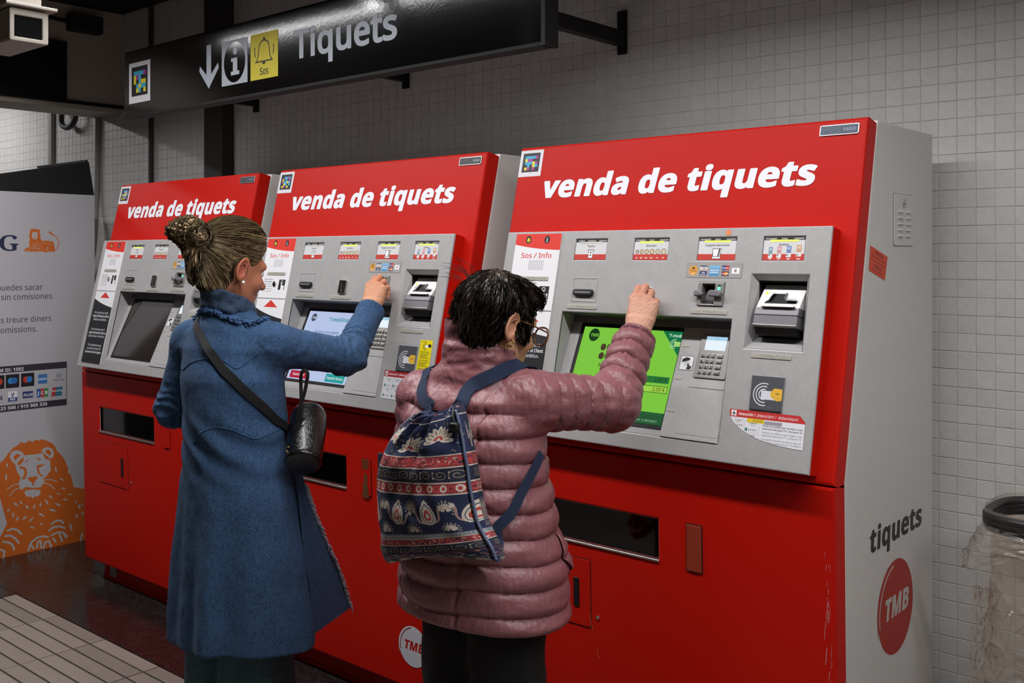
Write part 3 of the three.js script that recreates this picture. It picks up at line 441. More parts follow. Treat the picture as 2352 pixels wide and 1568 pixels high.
  o('bezel', In(slab(0.343, 0.7, 0.018, 0.313, 0, 0.0018, [], 0.0004)), M.black, inner);
  o('screen', In(plane(0.357, 0.697, 0.028, 0.3005, 0.0024)), [M.screenOff, P.screenBlue, P.screenGreen][k], inner, ['switched-off dark screen', 'lit pale blue touch screen', 'lit bright green touch screen'][k]);
  o('side_panel', In(slab(0.699, 0.873, 0.001, 0.315, 0.0, 0.003, [], 0.0006)), M.plate, inner);
  const pad = o('keypad', In(slab(0.762, 0.858, 0.172, 0.299, 0.003, 0.007, [], 0.001, 0.003)), M.dullSteel, t, 'metal keypad with a small lit display');
  o('keypad_display', In(plane(0.779, 0.842, 0.2505, 0.29, 0.0078)), P.lcd, pad, 'small lit display');
  for (let j = 0; j < 4; j++) for (let i = 0; i < 4; i++) { const kx = [0.779, 0.794, 0.809, 0.8305][i], ky = 0.2355 - j * 0.0158, hw = i === 3 ? 0.0088 : 0.0055; o('key', In(box(kx - hw, kx + hw, ky - 0.0055, ky + 0.0055, 0.007, 0.0105, 0.0018)), M.steel, pad); }
  o('key_legends', In(plane(0.771, 0.842, 0.179, 0.2435, 0.0108)), P.legends, pad);
  o('pin_sign', In(plane(0.7105, 0.7515, 0.1905, 0.2315, 0.0036)), P.pin, inner, 'black and white sign of a hand covering a keypad');
  for (const v of [0.257, 0.163, 0.071]) o('small_tag', In(slab(0.703, 0.729, v, v + 0.009, 0.003, 0.0042, [], 0.0004, 0.002)), M.braille, inner);
  o('long_strip', In(slab(0.752, 0.868, 0.144, 0.157, 0.003, 0.0045, [], 0.0005, 0.003)), M.plate, inner);
  o('blank_cover', In(slab(0.745, 0.869, 0.014, 0.137, 0.003, 0.0038, [], 0.0004)), M.plate, inner);
  // banknote reader: sunk frame and projecting mouth
  const f0 = [BILL[0], BILL[1], BILL[2], BILL[3]], f1 = [0.932, 1.066, 0.352, 0.4985];
  const fr = o('banknote_frame', U(quads([
    [q(f0[0], f0[3], w0), q(f1[0], f1[3], 0.03), q(f1[1], f1[3], 0.03), q(f0[1], f0[3], w0)], [q(f0[0], f0[2], w0), q(f0[1], f0[2], w0), q(f1[1], f1[2], 0.0), q(f1[0], f1[2], 0.0)],
    [q(f0[0], f0[2], w0), q(f1[0], f1[2], 0.0), q(f1[0], f1[3], 0.03), q(f0[0], f0[3], w0)], [q(f0[1], f0[2], w0), q(f0[1], f0[3], w0), q(f1[1], f1[3], 0.03), q(f1[1], f1[2], 0.0)]])), M.plate, t, 'sunk frame of the banknote reader');
  o('frame_back', U(merge([box(f1[0] - 0.002, f1[1] + 0.002, f1[2] - 0.002, f1[3] + 0.002, -0.03, -0.026), quads([[q(f1[0], f1[2], 0), q(f1[1], f1[2], 0), q(f1[1], f1[2], -0.03), q(f1[0], f1[2], -0.03)], [q(f1[0], f1[3], 0.03), q(f1[0], f1[3], -0.03), q(f1[1], f1[3], -0.03), q(f1[1], f1[3], 0.03)], [q(f1[0], f1[2], 0), q(f1[0], f1[2], -0.03), q(f1[0], f1[3], -0.03), q(f1[0], f1[3], 0.03)], [q(f1[1], f1[2], 0), q(f1[1], f1[3], 0.03), q(f1[1], f1[3], -0.03), q(f1[1], f1[2], -0.03)]])])), M.blackMatt, fr);
  const ux0 = 0.9395, ux1 = 1.0585, sw = (pts, a, c, bev = 0.0015) => prism(pts.map(([w, v]) => [-w, v]), a, c, bev).rotateY(Math.PI / 2);   // profile in (out, up) swept along x
  const br = o('banknote_reader', U(sw([[-0.026, 0.424], [-0.026, 0.491], [0.006, 0.491], [0.046, 0.426], [0.046, 0.424]], ux0, ux1)), M.white, t, 'white banknote reader head');
  o('reader_rim', U(sw([[-0.026, 0.404], [-0.026, 0.424], [0.048, 0.424], [0.053, 0.406], [0.052, 0.404]], ux0 - 0.001, ux1 + 0.001)), M.plateDark, br);
  o('reader_grip', U(sw([[-0.026, 0.372], [-0.026, 0.403], [0.053, 0.403], [0.056, 0.378], [0.05, 0.372]], ux0 - 0.001, ux1 + 0.001, 0.003)), M.plateDark, br);
  o('grip_edge', U(box(ux0 - 0.002, ux1 + 0.002, 0.3745, 0.3795, 0.05, 0.0585, 0.002)), M.steel, br);
  o('reader_base', U(sw([[-0.026, 0.354], [-0.026, 0.372], [0.05, 0.372], [0.038, 0.354]], ux0 + 0.002, ux1 - 0.002)), M.black, br);
  const fa = (u, s, e = 0) => { const l = Math.hypot(0.04, 0.065), nx = 0.065 / l, ny = 0.04 / l; return q(u, 0.491 - 0.065 * s + ny * e, 0.006 + 0.04 * s + nx * e); };   // on the sloping white face
  o('reader_mouth', U(quads([[fa(0.957, 0.84, 0.0008), fa(1.046, 0.84, 0.0008), fa(1.046, 0.72, 0.0008), fa(0.962, 0.72, 0.0008)], [fa(0.966, 0.72, 0.0008), fa(1.014, 0.72, 0.0008), fa(1.014, 0.4, 0.001), fa(0.973, 0.4, 0.001)]])), M.black, br, 'dark slot');
  o('mouth_guide', U(quads([[fa(0.964, 0.76, 0.004), fa(0.974, 0.74, 0.012), fa(0.982, 0.42, 0.008), fa(0.972, 0.4, 0.0015)], [fa(1.014, 0.72, 0.012), fa(1.014, 0.72, 0.001), fa(1.014, 0.4, 0.001), fa(1.012, 0.42, 0.008)], [fa(1.016, 0.78, 0.012), fa(1.047, 0.78, 0.012), fa(1.047, 0.66, 0.004), fa(1.016, 0.66, 0.004)]])), M.plateDark, br);
  o('mouth_tray', U(sw([[0.03, 0.4255], [0.03, 0.4295], [0.056, 0.4285], [0.057, 0.4255]], 0.955, 1.048, 0.001)), M.dullSteel, br);
  o('indicator', U(box(0.952, 0.9575, 0.4635, 0.469, 0.016, 0.0235)), M.yellowLed, br, 'lit yellow-green lamp');
  // contactless reader and stickers
  const nf = o('contactless_reader', U(slab(0.953, 1.042, 0.16, 0.247, FW, FW + 0.004, [], 0.001)), M.plateDark, t);
  o('reader_print', U(plane(0.954, 1.041, 0.161, 0.246, FW + 0.0045)), P.nfc, nf, 'dark panel with white arcs, a card and a yellow hand');
  if (k === 2) {
    o('notice_sticker', U(plane(0.899, 1.107, 0.053, 0.158, FW + 0.0009)), P.attention, t, 'torn red and white notice reading Atenció');
    o('round_sticker', U(rodZ(0.0085, 0.837, 0.624, FW, FW + 0.0008)), M.orange, t, 'small round orange sticker');
  } else {
    o('notice_sticker', U(plane(0.899, 1.091, 0.062, 0.158, FW + 0.0009)), P.attention2, t, 'red and white notice reading Atenció');
    if (k === 1) o('yellow_sticker', U(plane(1.05, 1.108, 0.151, 0.271, FW + 0.0009)), P.yellow, t, 'tall yellow instruction sticker');
  }
  if (k === 2) {
    o('scuff_marks', Lo(plane(1.128, 1.166, 0.5, 0.86, 0.0006)), P.scuff, t, 'pale scuffs along the door edge');
    o('scratch_marks', U(plane(0.862, 0.915, 0.34, 0.475, FW + 0.0006)), P.scratch, t, 'pale scratches on the plate');
    o('paint_nicks', Lo(plane(0.425, 0.475, 0.39, 0.53, 0.0028)), P.nick, t, 'two thin orange nicks in the paint');
  }
  if (k === 1) o('peeled_patch', Lo(plane(0.752, 0.806, 0.702, 0.846, 0.0048)), P.peel, t, 'brown patch where paint has peeled');
  // right-hand side of the cabinet
  const hatch = o('side_hatch', Sd(slab(0.382, 0.522, 1.587, 1.727, 0, 0.003, [], 0.001, 0.006)), M.cabinet, t);
  o('hatch_gap', Sd(plane(0.3805, 0.5235, 1.5855, 1.7285, 0.0005)), M.plateDark, hatch);
  o('hatch_lock', Sd(merge([rodZ(0.012, 0.452, 1.704, 0, 0.006), rodZ(0.005, 0.452, 1.704, 0, 0.009)])), M.steel, hatch);
  for (let j = 0; j < 5; j++) for (const a of [0.404, 0.463]) o('louvre', Sd(sw([[0.002, 0], [0.009, 0.002], [0.003, 0.008], [0.002, 0.008]].map(([w, y]) => [w, y + 1.61 + j * 0.0165]), a, a + 0.036, 0)), M.cabinet, hatch);
  if (k === 2) {
    o('side_lettering', Sd(plane(0.21, 0.606, 0.757, 0.873, 0.0008)), P.tiquets, t, 'black word tiquets');
    o('side_logo', Sd(plane(0.245, 0.53, 0.468, 0.753, 0.0008)), P.tmbRed, t, 'red round TMB logo');
    o('fault_sticker', Sd(quads([[[0.211, 1.522, 0.001], [0.319, 1.494, 0.001], [0.339, 1.556, 0.001], [0.222, 1.586, 0.001]]])), P.averiada, t, 'orange sticker stuck on upside down');
  }
  return t;
}
ticketMachine(0, -4.844, 'red ticket machine with a switched-off screen, beside the white cash machine');
ticketMachine(1, -3.517, 'red ticket machine with a pale blue screen and a yellow sticker');
ticketMachine(2, -2.1925, 'red ticket machine with a bright green screen and black tiquets lettering on its side');

// ------------------------------------------------------------------ hanging sign with its wall brackets
M.signBlack = phys({ color: 0x060607, roughness: 0.115, specularIntensity: 1, bumpMap: rep(texSoft, 6), bumpScale: 0.00008 });
{
  const t = thing('hanging_sign', 'long black hanging sign reading Tiquets with arrow, information and bell symbols', 'sign', [-4.697, 2.236, -2.5]);
  const W = 2.658, H = 0.319;
  obj('sign_board', boxUV(slab(0, W, 0, H, -0.06, 0, [], 0.006)), M.signBlack, t);
  obj('bottom_rail', box(0.0, W, -0.008, 0.006, -0.055, 0.004, 0.002), M.blackMetal, t);
  obj('end_cap', box(W - 0.012, W + 0.006, -0.008, H + 0.002, -0.064, 0.005, 0.002), M.blackMetal, t);
  obj('code_sticker', plane(0.051, 0.249, 0.061, 0.256, 0.0012), P.navi0, t, 'white sticker with a coloured code');
  obj('arrow', prism([[0.728, 0.255], [0.728, 0.123], [0.676, 0.168], [0.67, 0.146], [0.746, 0.062], [0.824, 0.146], [0.818, 0.168], [0.764, 0.123], [0.764, 0.255]], 0.0004, 0.0014), std({ color: 0xb6bcc8, roughness: 0.5 }), t, 'white arrow pointing down');
  T.signI = canvasTex(256, 256, (g, w, h) => { g.fillStyle = '#b9bfca'; g.fillRect(0, 0, w, h); g.globalCompositeOperation = 'destination-out'; disc(g, 128, 128, 106, 116, '#000'); g.globalCompositeOperation = 'source-over'; disc(g, 134, 66, 21, 21, '#c6ccd6'); g.fillStyle = '#c6ccd6'; g.fillRect(112, 104, 44, 92); g.fillRect(94, 104, 40, 20); g.fillRect(92, 180, 84, 22); });
  obj('information_symbol', plane(0.847, 1.039, 0.059, 0.251, 0.001), clearPrint(T.signI), t, 'white square with a black information symbol');
  T.signSos = canvasTex(256, 256, (g, w, h) => { g.fillStyle = '#d9c926'; g.fillRect(0, 0, w, h); g.strokeStyle = '#1c1a10'; g.lineWidth = 7; g.beginPath(); g.moveTo(52, 158); g.quadraticCurveTo(76, 140, 78, 84); g.quadraticCurveTo(86, 44, 126, 42); g.quadraticCurveTo(168, 44, 176, 84); g.quadraticCurveTo(178, 140, 202, 158); g.closePath(); g.stroke(); g.fillStyle = '#1c1a10'; g.fillRect(118, 26, 18, 14); g.fillRect(112, 160, 28, 14); g.beginPath(); g.arc(128, 96, 88, Math.PI * 0.88, Math.PI * 1.08); g.stroke(); g.beginPath(); g.arc(128, 96, 88, -Math.PI * 0.08, Math.PI * 0.12); g.stroke(); txt(g, 'Sos', 128, 232, 52, { align: 'center', bold: false, stroke: 2, color: '#1c1a10' }); });
  obj('bell_symbol', plane(1.061, 1.253, 0.059, 0.251, 0.001), printMat(T.signSos), t, 'yellow square with a bell and the word Sos');
  T.signText = canvasTex(1024, 320, (g) => txt(g, 'Tiquets', 14, 228, 236, { width: 990, bold: false, stroke: 13, color: '#b9bfca' }));
  obj('lettering', plane(1.35, 1.985, 0.056, 0.262, 0.001), clearPrint(T.signText), t, 'white word Tiquets');
  for (const x of [-2.2, -3.393, -4.549]) {
    const lx = x + 4.697;
    obj('arm', box(lx - 0.02, lx + 0.02, 0.115, 0.168, -0.662, -0.06, 0.002), M.blackMetal, t);
    obj('wall_bracket', box(lx - 0.02, lx + 0.02, 0.084, 0.247, -0.668, -0.655, 0.002), M.blackMetal, t);
  }
}

// ------------------------------------------------------------------ cash machine
{
  const D = 0.62, A = 0.845, H = 1.895;
  const t = thing('cash_machine', 'white cash machine with orange lion prints and a black sloping hood', 'cash machine', [-5.4255, 0, -1.87]);
  const L = {"outline":[[286,1545],[332,1514],[369,1515],[387,1503],[410,1473],[438,1443],[467,1430],[481,1415],[508,1426],[524,1412],[548,1422],[572,1413],[585,1423],[597,1414],[631,1429],[661,1447],[678,1469],[686,1493],[721,1532],[736,1561],[752,1604],[765,1636],[777,1678],[785,1720],[813,1732],[924,1764],[1010,1857],[1031,2048],[1075,2141],[369,2065],[314,2071],[188,2061],[206,1953],[350,1965],[406,1862],[369,1711],[314,1691]],"face":[[500,1493],[534,1494],[572,1497],[605,1493],[618,1530],[648,1543],[651,1603],[624,1633],[607,1645],[618,1667],[597,1688],[589,1731],[572,1742],[563,1734],[550,1747],[536,1731],[517,1732],[500,1707],[489,1688],[479,1682],[470,1644],[481,1616],[460,1577],[449,1532],[473,1545],[495,1529]],"eyes":[[[473,1550],[510,1563],[517,1596],[505,1628],[486,1627],[502,1598],[500,1574],[476,1563]],[[572,1561],[618,1558],[602,1570],[582,1577],[589,1607],[611,1631],[597,1628],[577,1606],[572,1580]],[[519,1623],[575,1622],[572,1637],[556,1656],[554,1675],[548,1674],[544,1654],[529,1642]],[[489,1684],[510,1673],[548,1686],[592,1690],[614,1666],[618,1674],[597,1707],[548,1694],[510,1692],[495,1714]],[[500,1535],[527,1516],[519,1531]],[[563,1515],[597,1527],[587,1535]]],"ears":[[[420,1489],[429,1463],[457,1456],[486,1469],[505,1497],[471,1521],[457,1541],[434,1520]],[[595,1480],[611,1466],[636,1464],[661,1480],[671,1506],[664,1530],[646,1534],[624,1509]]],"earin":[[[441,1490],[462,1478],[483,1490],[462,1503],[448,1517]],[[618,1481],[641,1480],[654,1499],[646,1517],[626,1498]]],"dash":[[[677,1582],[676,1602],[684,1623],[688,1602]],[[403,1577],[396,1600],[399,1626],[407,1603]],[[408,1520],[401,1533],[403,1549],[412,1537]],[[700,1655],[712,1669],[728,1676],[718,1660]],[[710,1714],[725,1724],[742,1725],[727,1714]],[[683,1739],[695,1750],[709,1754],[698,1741]],[[640,1741],[647,1759],[663,1772],[656,1753]],[[617,1761],[623,1784],[639,1803],[635,1779]],[[437,1745],[451,1766],[472,1781],[459,1758]],[[475,1747],[479,1760],[490,1768],[488,1754]],[[505,1773],[512,1792],[527,1804],[522,1785]],[[562,1778],[551,1791],[550,1809],[562,1797]],[[595,1773],[587,1787],[589,1803],[599,1791]],[[575,1834],[594,1853],[618,1862],[600,1841]],[[423,1781],[410,1784],[403,1795],[417,1794]],[[442,1801],[434,1818],[435,1838],[445,1822]],[[471,1829],[458,1841],[452,1859],[468,1848]],[[518,1836],[499,1842],[486,1857],[506,1853]],[[553,1850],[535,1862],[524,1880],[544,1871]],[[587,1895],[594,1906],[607,1910],[600,1897]],[[530,1906],[544,1916],[560,1918],[546,1905]],[[636,1823],[659,1840],[686,1846],[663,1827]],[[675,1795],[691,1813],[713,1824],[698,1803]],[[718,1780],[735,1792],[754,1793],[738,1779]],[[751,1759],[765,1766],[779,1764],[765,1756]],[[794,1803],[794,1814],[801,1823],[804,1812]],[[816,1826],[812,1842],[821,1859],[828,1842]],[[809,1881],[797,1892],[797,1909],[812,1900]],[[839,1874],[833,1886],[839,1899],[848,1888]],[[752,1615],[751,1631],[762,1644],[764,1628]],[[761,1923],[763,1954],[777,1985],[778,1953]],[[833,1828],[833,1837],[841,1843],[843,1833]]],"lines":[[[614,1650],[646,1653],[686,1672]],[[614,1668],[646,1683],[674,1714]],[[471,1650],[438,1651],[407,1670]],[[473,1671],[443,1683],[421,1708]]],"stripes":[[[410,1901],[438,1895],[467,1912],[483,1935]],[[396,1929],[424,1931],[452,1953],[470,1983]],[[385,1958],[410,1966],[434,1983],[445,2014]],[[656,1911],[686,1899],[711,1904],[724,1921]],[[641,1948],[666,1933],[701,1935],[734,1952]],[[656,1979],[691,1968],[721,1974],[747,2002]],[[524,2036],[538,1996],[572,1975],[607,1973],[636,1985]],[[572,2032],[577,1999],[592,1995],[597,2037]],[[611,2041],[618,2011],[641,2009],[654,2042]],[[666,1998],[681,2021]],[[701,1980],[718,2024]],[[728,1986],[741,2009]],[[837,2008],[829,2042]],[[369,1998],[392,2012],[387,2045]],[[538,2005],[553,2033]]],"small":[[499,334],[505,320],[523,314],[532,302],[526,270],[526,237],[535,216],[550,203],[573,204],[590,218],[602,241],[610,264],[638,259],[661,270],[670,291],[680,319],[696,296],[701,272],[692,249],[675,235],[647,229],[645,217],[661,223],[680,230],[701,253],[709,281],[703,310],[684,331],[670,336],[501,338]],"smallface":[[541,223],[578,221],[582,241],[571,255],[568,269],[550,269],[546,251]]};
  T.atm = canvasTex(914, 2048, (g, w, h) => {
    g.fillStyle = '#b4b3b8'; g.fillRect(0, 0, w, h);
    const OR = '#c8641f', WH = '#b4b3b8', pl = (q, c) => poly(g, q, c), line = (q, lw) => { g.strokeStyle = WH; g.lineWidth = lw; g.lineCap = 'round'; g.lineJoin = 'round'; g.beginPath(); q.forEach((p, i) => i ? g.lineTo(...p) : g.moveTo(...p)); g.stroke(); };
    txt(g, 'ING', 474, 334, 122, { align: 'right', width: 300, font: 'serif', color: '#1d2547' });
    { const x = a => 369 + 0.885 * a, y = b => 236 + 0.89 * (b - 420), E = (a, b, rx, ry, c) => disc(g, x(a), y(b), rx * 0.885, ry * 0.89, c), S = (q, lw, c) => { g.strokeStyle = c; g.lineWidth = lw; g.lineCap = 'round'; g.beginPath(); q.forEach((p, i) => i ? g.lineTo(x(p[0]), y(p[1])) : g.moveTo(x(p[0]), y(p[1]))); g.stroke(); };
      E(216, 432, 36, 44, OR); E(222, 480, 42, 44, OR); E(285, 500, 52, 38, OR); E(318, 500, 26, 36, OR); pl([[x(150), y(534)], [x(152), y(516)], [x(186), y(502)], [x(240), y(505)], [x(345), y(512)], [x(346), y(534)]], OR); E(196, 398, 9, 9, OR); E(242, 400, 9, 9, OR);
      S([[335, 530], [352, 524], [366, 502], [371, 474], [364, 448], [348, 432], [328, 422]], 4.5, OR); S([[330, 424], [318, 412], [306, 408]], 9, OR);
      pl([[x(198), y(416)], [x(214), y(406)], [x(234), y(414)], [x(234), y(436)], [x(226), y(456)], [x(206), y(456)], [x(198), y(436)]], WH); S([[204, 426], [212, 428]], 2.4, OR); S([[221, 428], [229, 425]], 2.4, OR); S([[216, 424], [215, 442], [211, 446], [221, 446]], 2, OR); S([[208, 452], [224, 452]], 2, OR);
      reseed(3); for (let i = 0; i < 44; i++) { const a = rr(184, 330), b = rr(462, 520); if (Math.hypot((a - 255) / 80, (b - 490) / 34) > 1) continue; S([[a, b], [a + 3, b + 8]], 1.6, WH); }
      for (const a of [162, 172, 182, 262, 272]) S([[a, 522], [a - 2, 533]], 2, WH); S([[196, 512], [236, 516], [250, 530]], 2.4, WH); S([[300, 500], [296, 520], [306, 530]], 2.4, WH); }
    [['Aquí puedes sacar', 605, 557], ['dinero sin comisiones.', 670, 610], ['Aquí pots treure diners', 656, 738], ['sense comissions.', 575, 794]].forEach(([s, x, y]) => txt(g, s, x, y, 46, { align: 'right', bold: false, sx: 0.94, color: '#3a3940' }));
    g.strokeStyle = '#3b3942'; g.lineWidth = 3; g.strokeRect(150, 981, 594, 252); g.fillStyle = '#2f2d36'; g.fillRect(150, 981, 594, 36); g.fillRect(150, 1198, 594, 36);
    txt(g, 'ATM ID: 1592', 498, 1011, 27, { align: 'right', color: '#e2e2e8' }); txt(g, '91 117 900 223 500 / 915 965 335', 632, 1224, 26, { align: 'right', width: 420, color: '#e2e2e8' });
    [[318, '#d9782a', '#c83a2a'], [399, '#2f86c4', '#2a6ab0'], [483, '#c8352c', '#2a78c0']].forEach(([x, a, b]) => { g.fillStyle = '#17161b'; g.fillRect(x, 1028, 74, 76); disc(g, x + 28, 1064, 17, 18, a); disc(g, x + 47, 1064, 17, 18, b); });
    g.fillStyle = '#3a6fb0'; g.fillRect(579, 1042, 52, 54); txt(g, 'AMEX', 605, 1076, 18, { align: 'center', color: '#dfe8f4' }); disc(g, 699, 1058, 14, 15, '#74808c'); disc(g, 699, 1058, 6, 15, WH); txt(g, 'Diners Club', 699, 1088, 12, { align: 'center', color: '#555' });
    txt(g, 'VISA', 382, 1168, 34, { align: 'right', slant: 0.2, color: '#25315c' }); g.fillStyle = '#e6e6ea'; g.fillRect(412, 1124, 50, 56); g.fillStyle = '#2c3f78'; g.fillRect(412, 1158, 50, 22); txt(g, 'V', 437, 1154, 32, { align: 'center', color: '#25315c' }); txt(g, 'PAY', 437, 1175, 17, { align: 'center', color: '#fff' });
    g.fillStyle = '#2a3768'; g.fillRect(492, 1132, 58, 38); txt(g, 'PLUS', 521, 1160, 22, { align: 'center', slant: 0.2, color: '#e4e8f0' });
    ['#2c5a9a', '#b03038', '#3a8a4a'].forEach((c, i) => { g.fillStyle = c; g.fillRect(571 + i * 22, 1124, 21, 50); txt(g, 'JCB'[i], 581 + i * 22, 1158, 26, { align: 'center', color: '#eee' }); });
    poly(g, [[662, 1124], [722, 1124], [714, 1176], [654, 1176]], '#2a6f86'); poly(g, [[662, 1124], [684, 1124], [676, 1176], [654, 1176]], '#b23438'); txt(g, 'UnionPay', 690, 1150, 14, { align: 'center', color: '#eee' });
    pl(L.outline, OR); L.ears.forEach(q => pl(q, WH)); L.earin.forEach(q => pl(q, OR)); pl(L.face, WH); L.eyes.forEach(q => pl(q, OR)); L.dash.forEach(q => pl(q, WH)); L.lines.forEach(q => line(q, 5)); L.stripes.forEach(q => line(q, 11));
  });
  const F = new THREE.Matrix4().makeBasis(V(0, 0, -1), V(0, 1, 0), V(1, 0, 0));
  obj('housing', boxUV(slab(0, A, 0, H, -D, 0, [], 0.004).applyMatrix4(F)), std({ color: 0xb9b8bb, roughness: 0.5 }), t);
  obj('front_print', plane(0, A, 0, H, 0.0008).applyMatrix4(F), printMat(T.atm, { roughness: 0.55 }), t, 'white front with orange lions, bank name and card logos');
  obj('hood', prism([[0, H], [A, H], [A - 0.03, 2.078], [0, 1.915]], -D, -0.002, 0.003).applyMatrix4(F), M.blackMatt, t, 'black sloping hood');
  obj('hood_rail', box(-D, -0.02, 0, 0.012, -0.006, 0.006).rotateZ(0).applyMatrix4(new THREE.Matrix4().makeTranslation(0, 2.078, -A + 0.035)), M.blackMetal, t);
}

// ------------------------------------------------------------------ beam fittings, pipes, duct
tag(obj('notice_board', boxUV(box(-5.971, -5.945, 2.49, 2.832, -2.808, -1.9, 0.004)), M.blackMatt), 'blank black board on the plastered beam', 'board');
{
  const t = thing('junction_box', 'small dark grey junction box high on the beam', 'box', [-5.972, 2.9, -2.91]);
  obj('box_body', box(0, 0.07, 0.0, 0.105, -0.1, 0.1, 0.006), M.lampBody, t); obj('box_lid', box(0.07, 0.076, 0.004, 0.101, -0.096, 0.096, 0.002), M.lampBody, t);
  obj('conduit', tube([[0.03, 0.05, 0.1], [0.03, 0.06, 0.25], [0.03, 0.05, 0.6]], 0.012, 20), M.blackMetal, t);
}
M.pipe = std({ color: 0x9a968f, roughness: 0.5, metalness: 0.1 });
M.pipeDark = std({ color: 0x3a3734, roughness: 0.6 });
tag(obj('wall_pipe', merge([cyl(0.014, 0.014, 3.05, 12).translate(-5.603, 1.525, WALL_Z + 0.018), ...[0.6, 1.6, 2.6].map(y => box(-5.625, -5.581, y, y + 0.02, WALL_Z, WALL_Z + 0.034))]), M.pipeDark), 'thin dark vertical pipe on the tiled wall near the duct', 'pipe');
tag(obj('corner_trim', box(-6.935, -6.885, 0, 2.9, WALL_Z, WALL_Z + 0.03, 0.006), M.pipe), 'pale vertical trim on the brightly lit tiles', 'trim');
tag(obj('cable_conduit', tube([[-6.255, 2.9, WALL_Z + 0.02], [-6.258, 2.4, WALL_Z + 0.02], [-6.262, 2.0, WALL_Z + 0.02], [-6.255, 1.85, WALL_Z + 0.03], [-6.225, 1.72, WALL_Z + 0.05], [-6.26, 1.56, WALL_Z + 0.05], [-6.4, 1.4, WALL_Z + 0.03], [-6.42, 0.6, WALL_Z + 0.02]], 0.017, 60, 10), M.pipe), 'grey cable conduit dropping behind the cash machine', 'conduit');
tag(obj('cable_loop', tube([[-6.69, 2.6, WALL_Z + 0.03], [-6.69, 2.49, WALL_Z + 0.05], [-6.66, 2.43, WALL_Z + 0.06], [-6.58, 2.405, WALL_Z + 0.06], [-6.5, 2.43, WALL_Z + 0.06], [-6.475, 2.5, WALL_Z + 0.05], [-6.475, 2.6, WALL_Z + 0.03]], 0.019, 40, 10), M.pipeDark), 'dark sagging cable loop under the beam', 'cable');
tag(obj('cable_duct', merge([box(-4.937, -4.76, 0.001, CEIL - 0.001, WALL_Z + 0.004, WALL_Z + 0.079, 0.004)]), std({ color: 0x3b3835, roughness: 0.6, metalness: 0.1 })), 'dark grey vertical cable duct on the tiled wall behind the machines', 'duct');

// ------------------------------------------------------------------ surveillance camera
{
  const t = thing('surveillance_camera', 'cream surveillance camera housing with a dark window, hung from the ceiling', 'camera', [-3.0, 2.18, -1.305]);
  const cream = std({ color: 0x9d968b, roughness: 0.5 });
  obj('housing', slab(-0.056, 0.056, 0, 0.096, -0.26, 0, [[-0.042, 0.038, 0.013, 0.075, 0.006]], 0.003, 0.004).rotateY(Math.PI / 2), cream, t);
  obj('window', box(-0.043, 0.039, 0.012, 0.076, -0.012, -0.008).rotateY(Math.PI / 2), M.darkGlass, t, 'dark window');
  obj('housing_back', box(-0.05, 0.05, 0.006, 0.09, -0.2, -0.012).rotateY(Math.PI / 2), M.blackMatt, t);
  obj('sun_shield', slab(-0.074, 0.074, 0.099, 0.108, -0.27, 0.02, [], 0.002).rotateY(Math.PI / 2), cream, t);
  obj('mount_box', box(-0.2, -0.03, 0.108, 0.16, -0.05, 0.05, 0.005), cream, t);
  obj('ceiling_rod', cyl(0.02, 0.02, CEIL - 2.18 - 0.16, 14).translate(-0.11, 0.16 + (CEIL - 2.18 - 0.16) / 2, 0), M.lampBody, t);
}

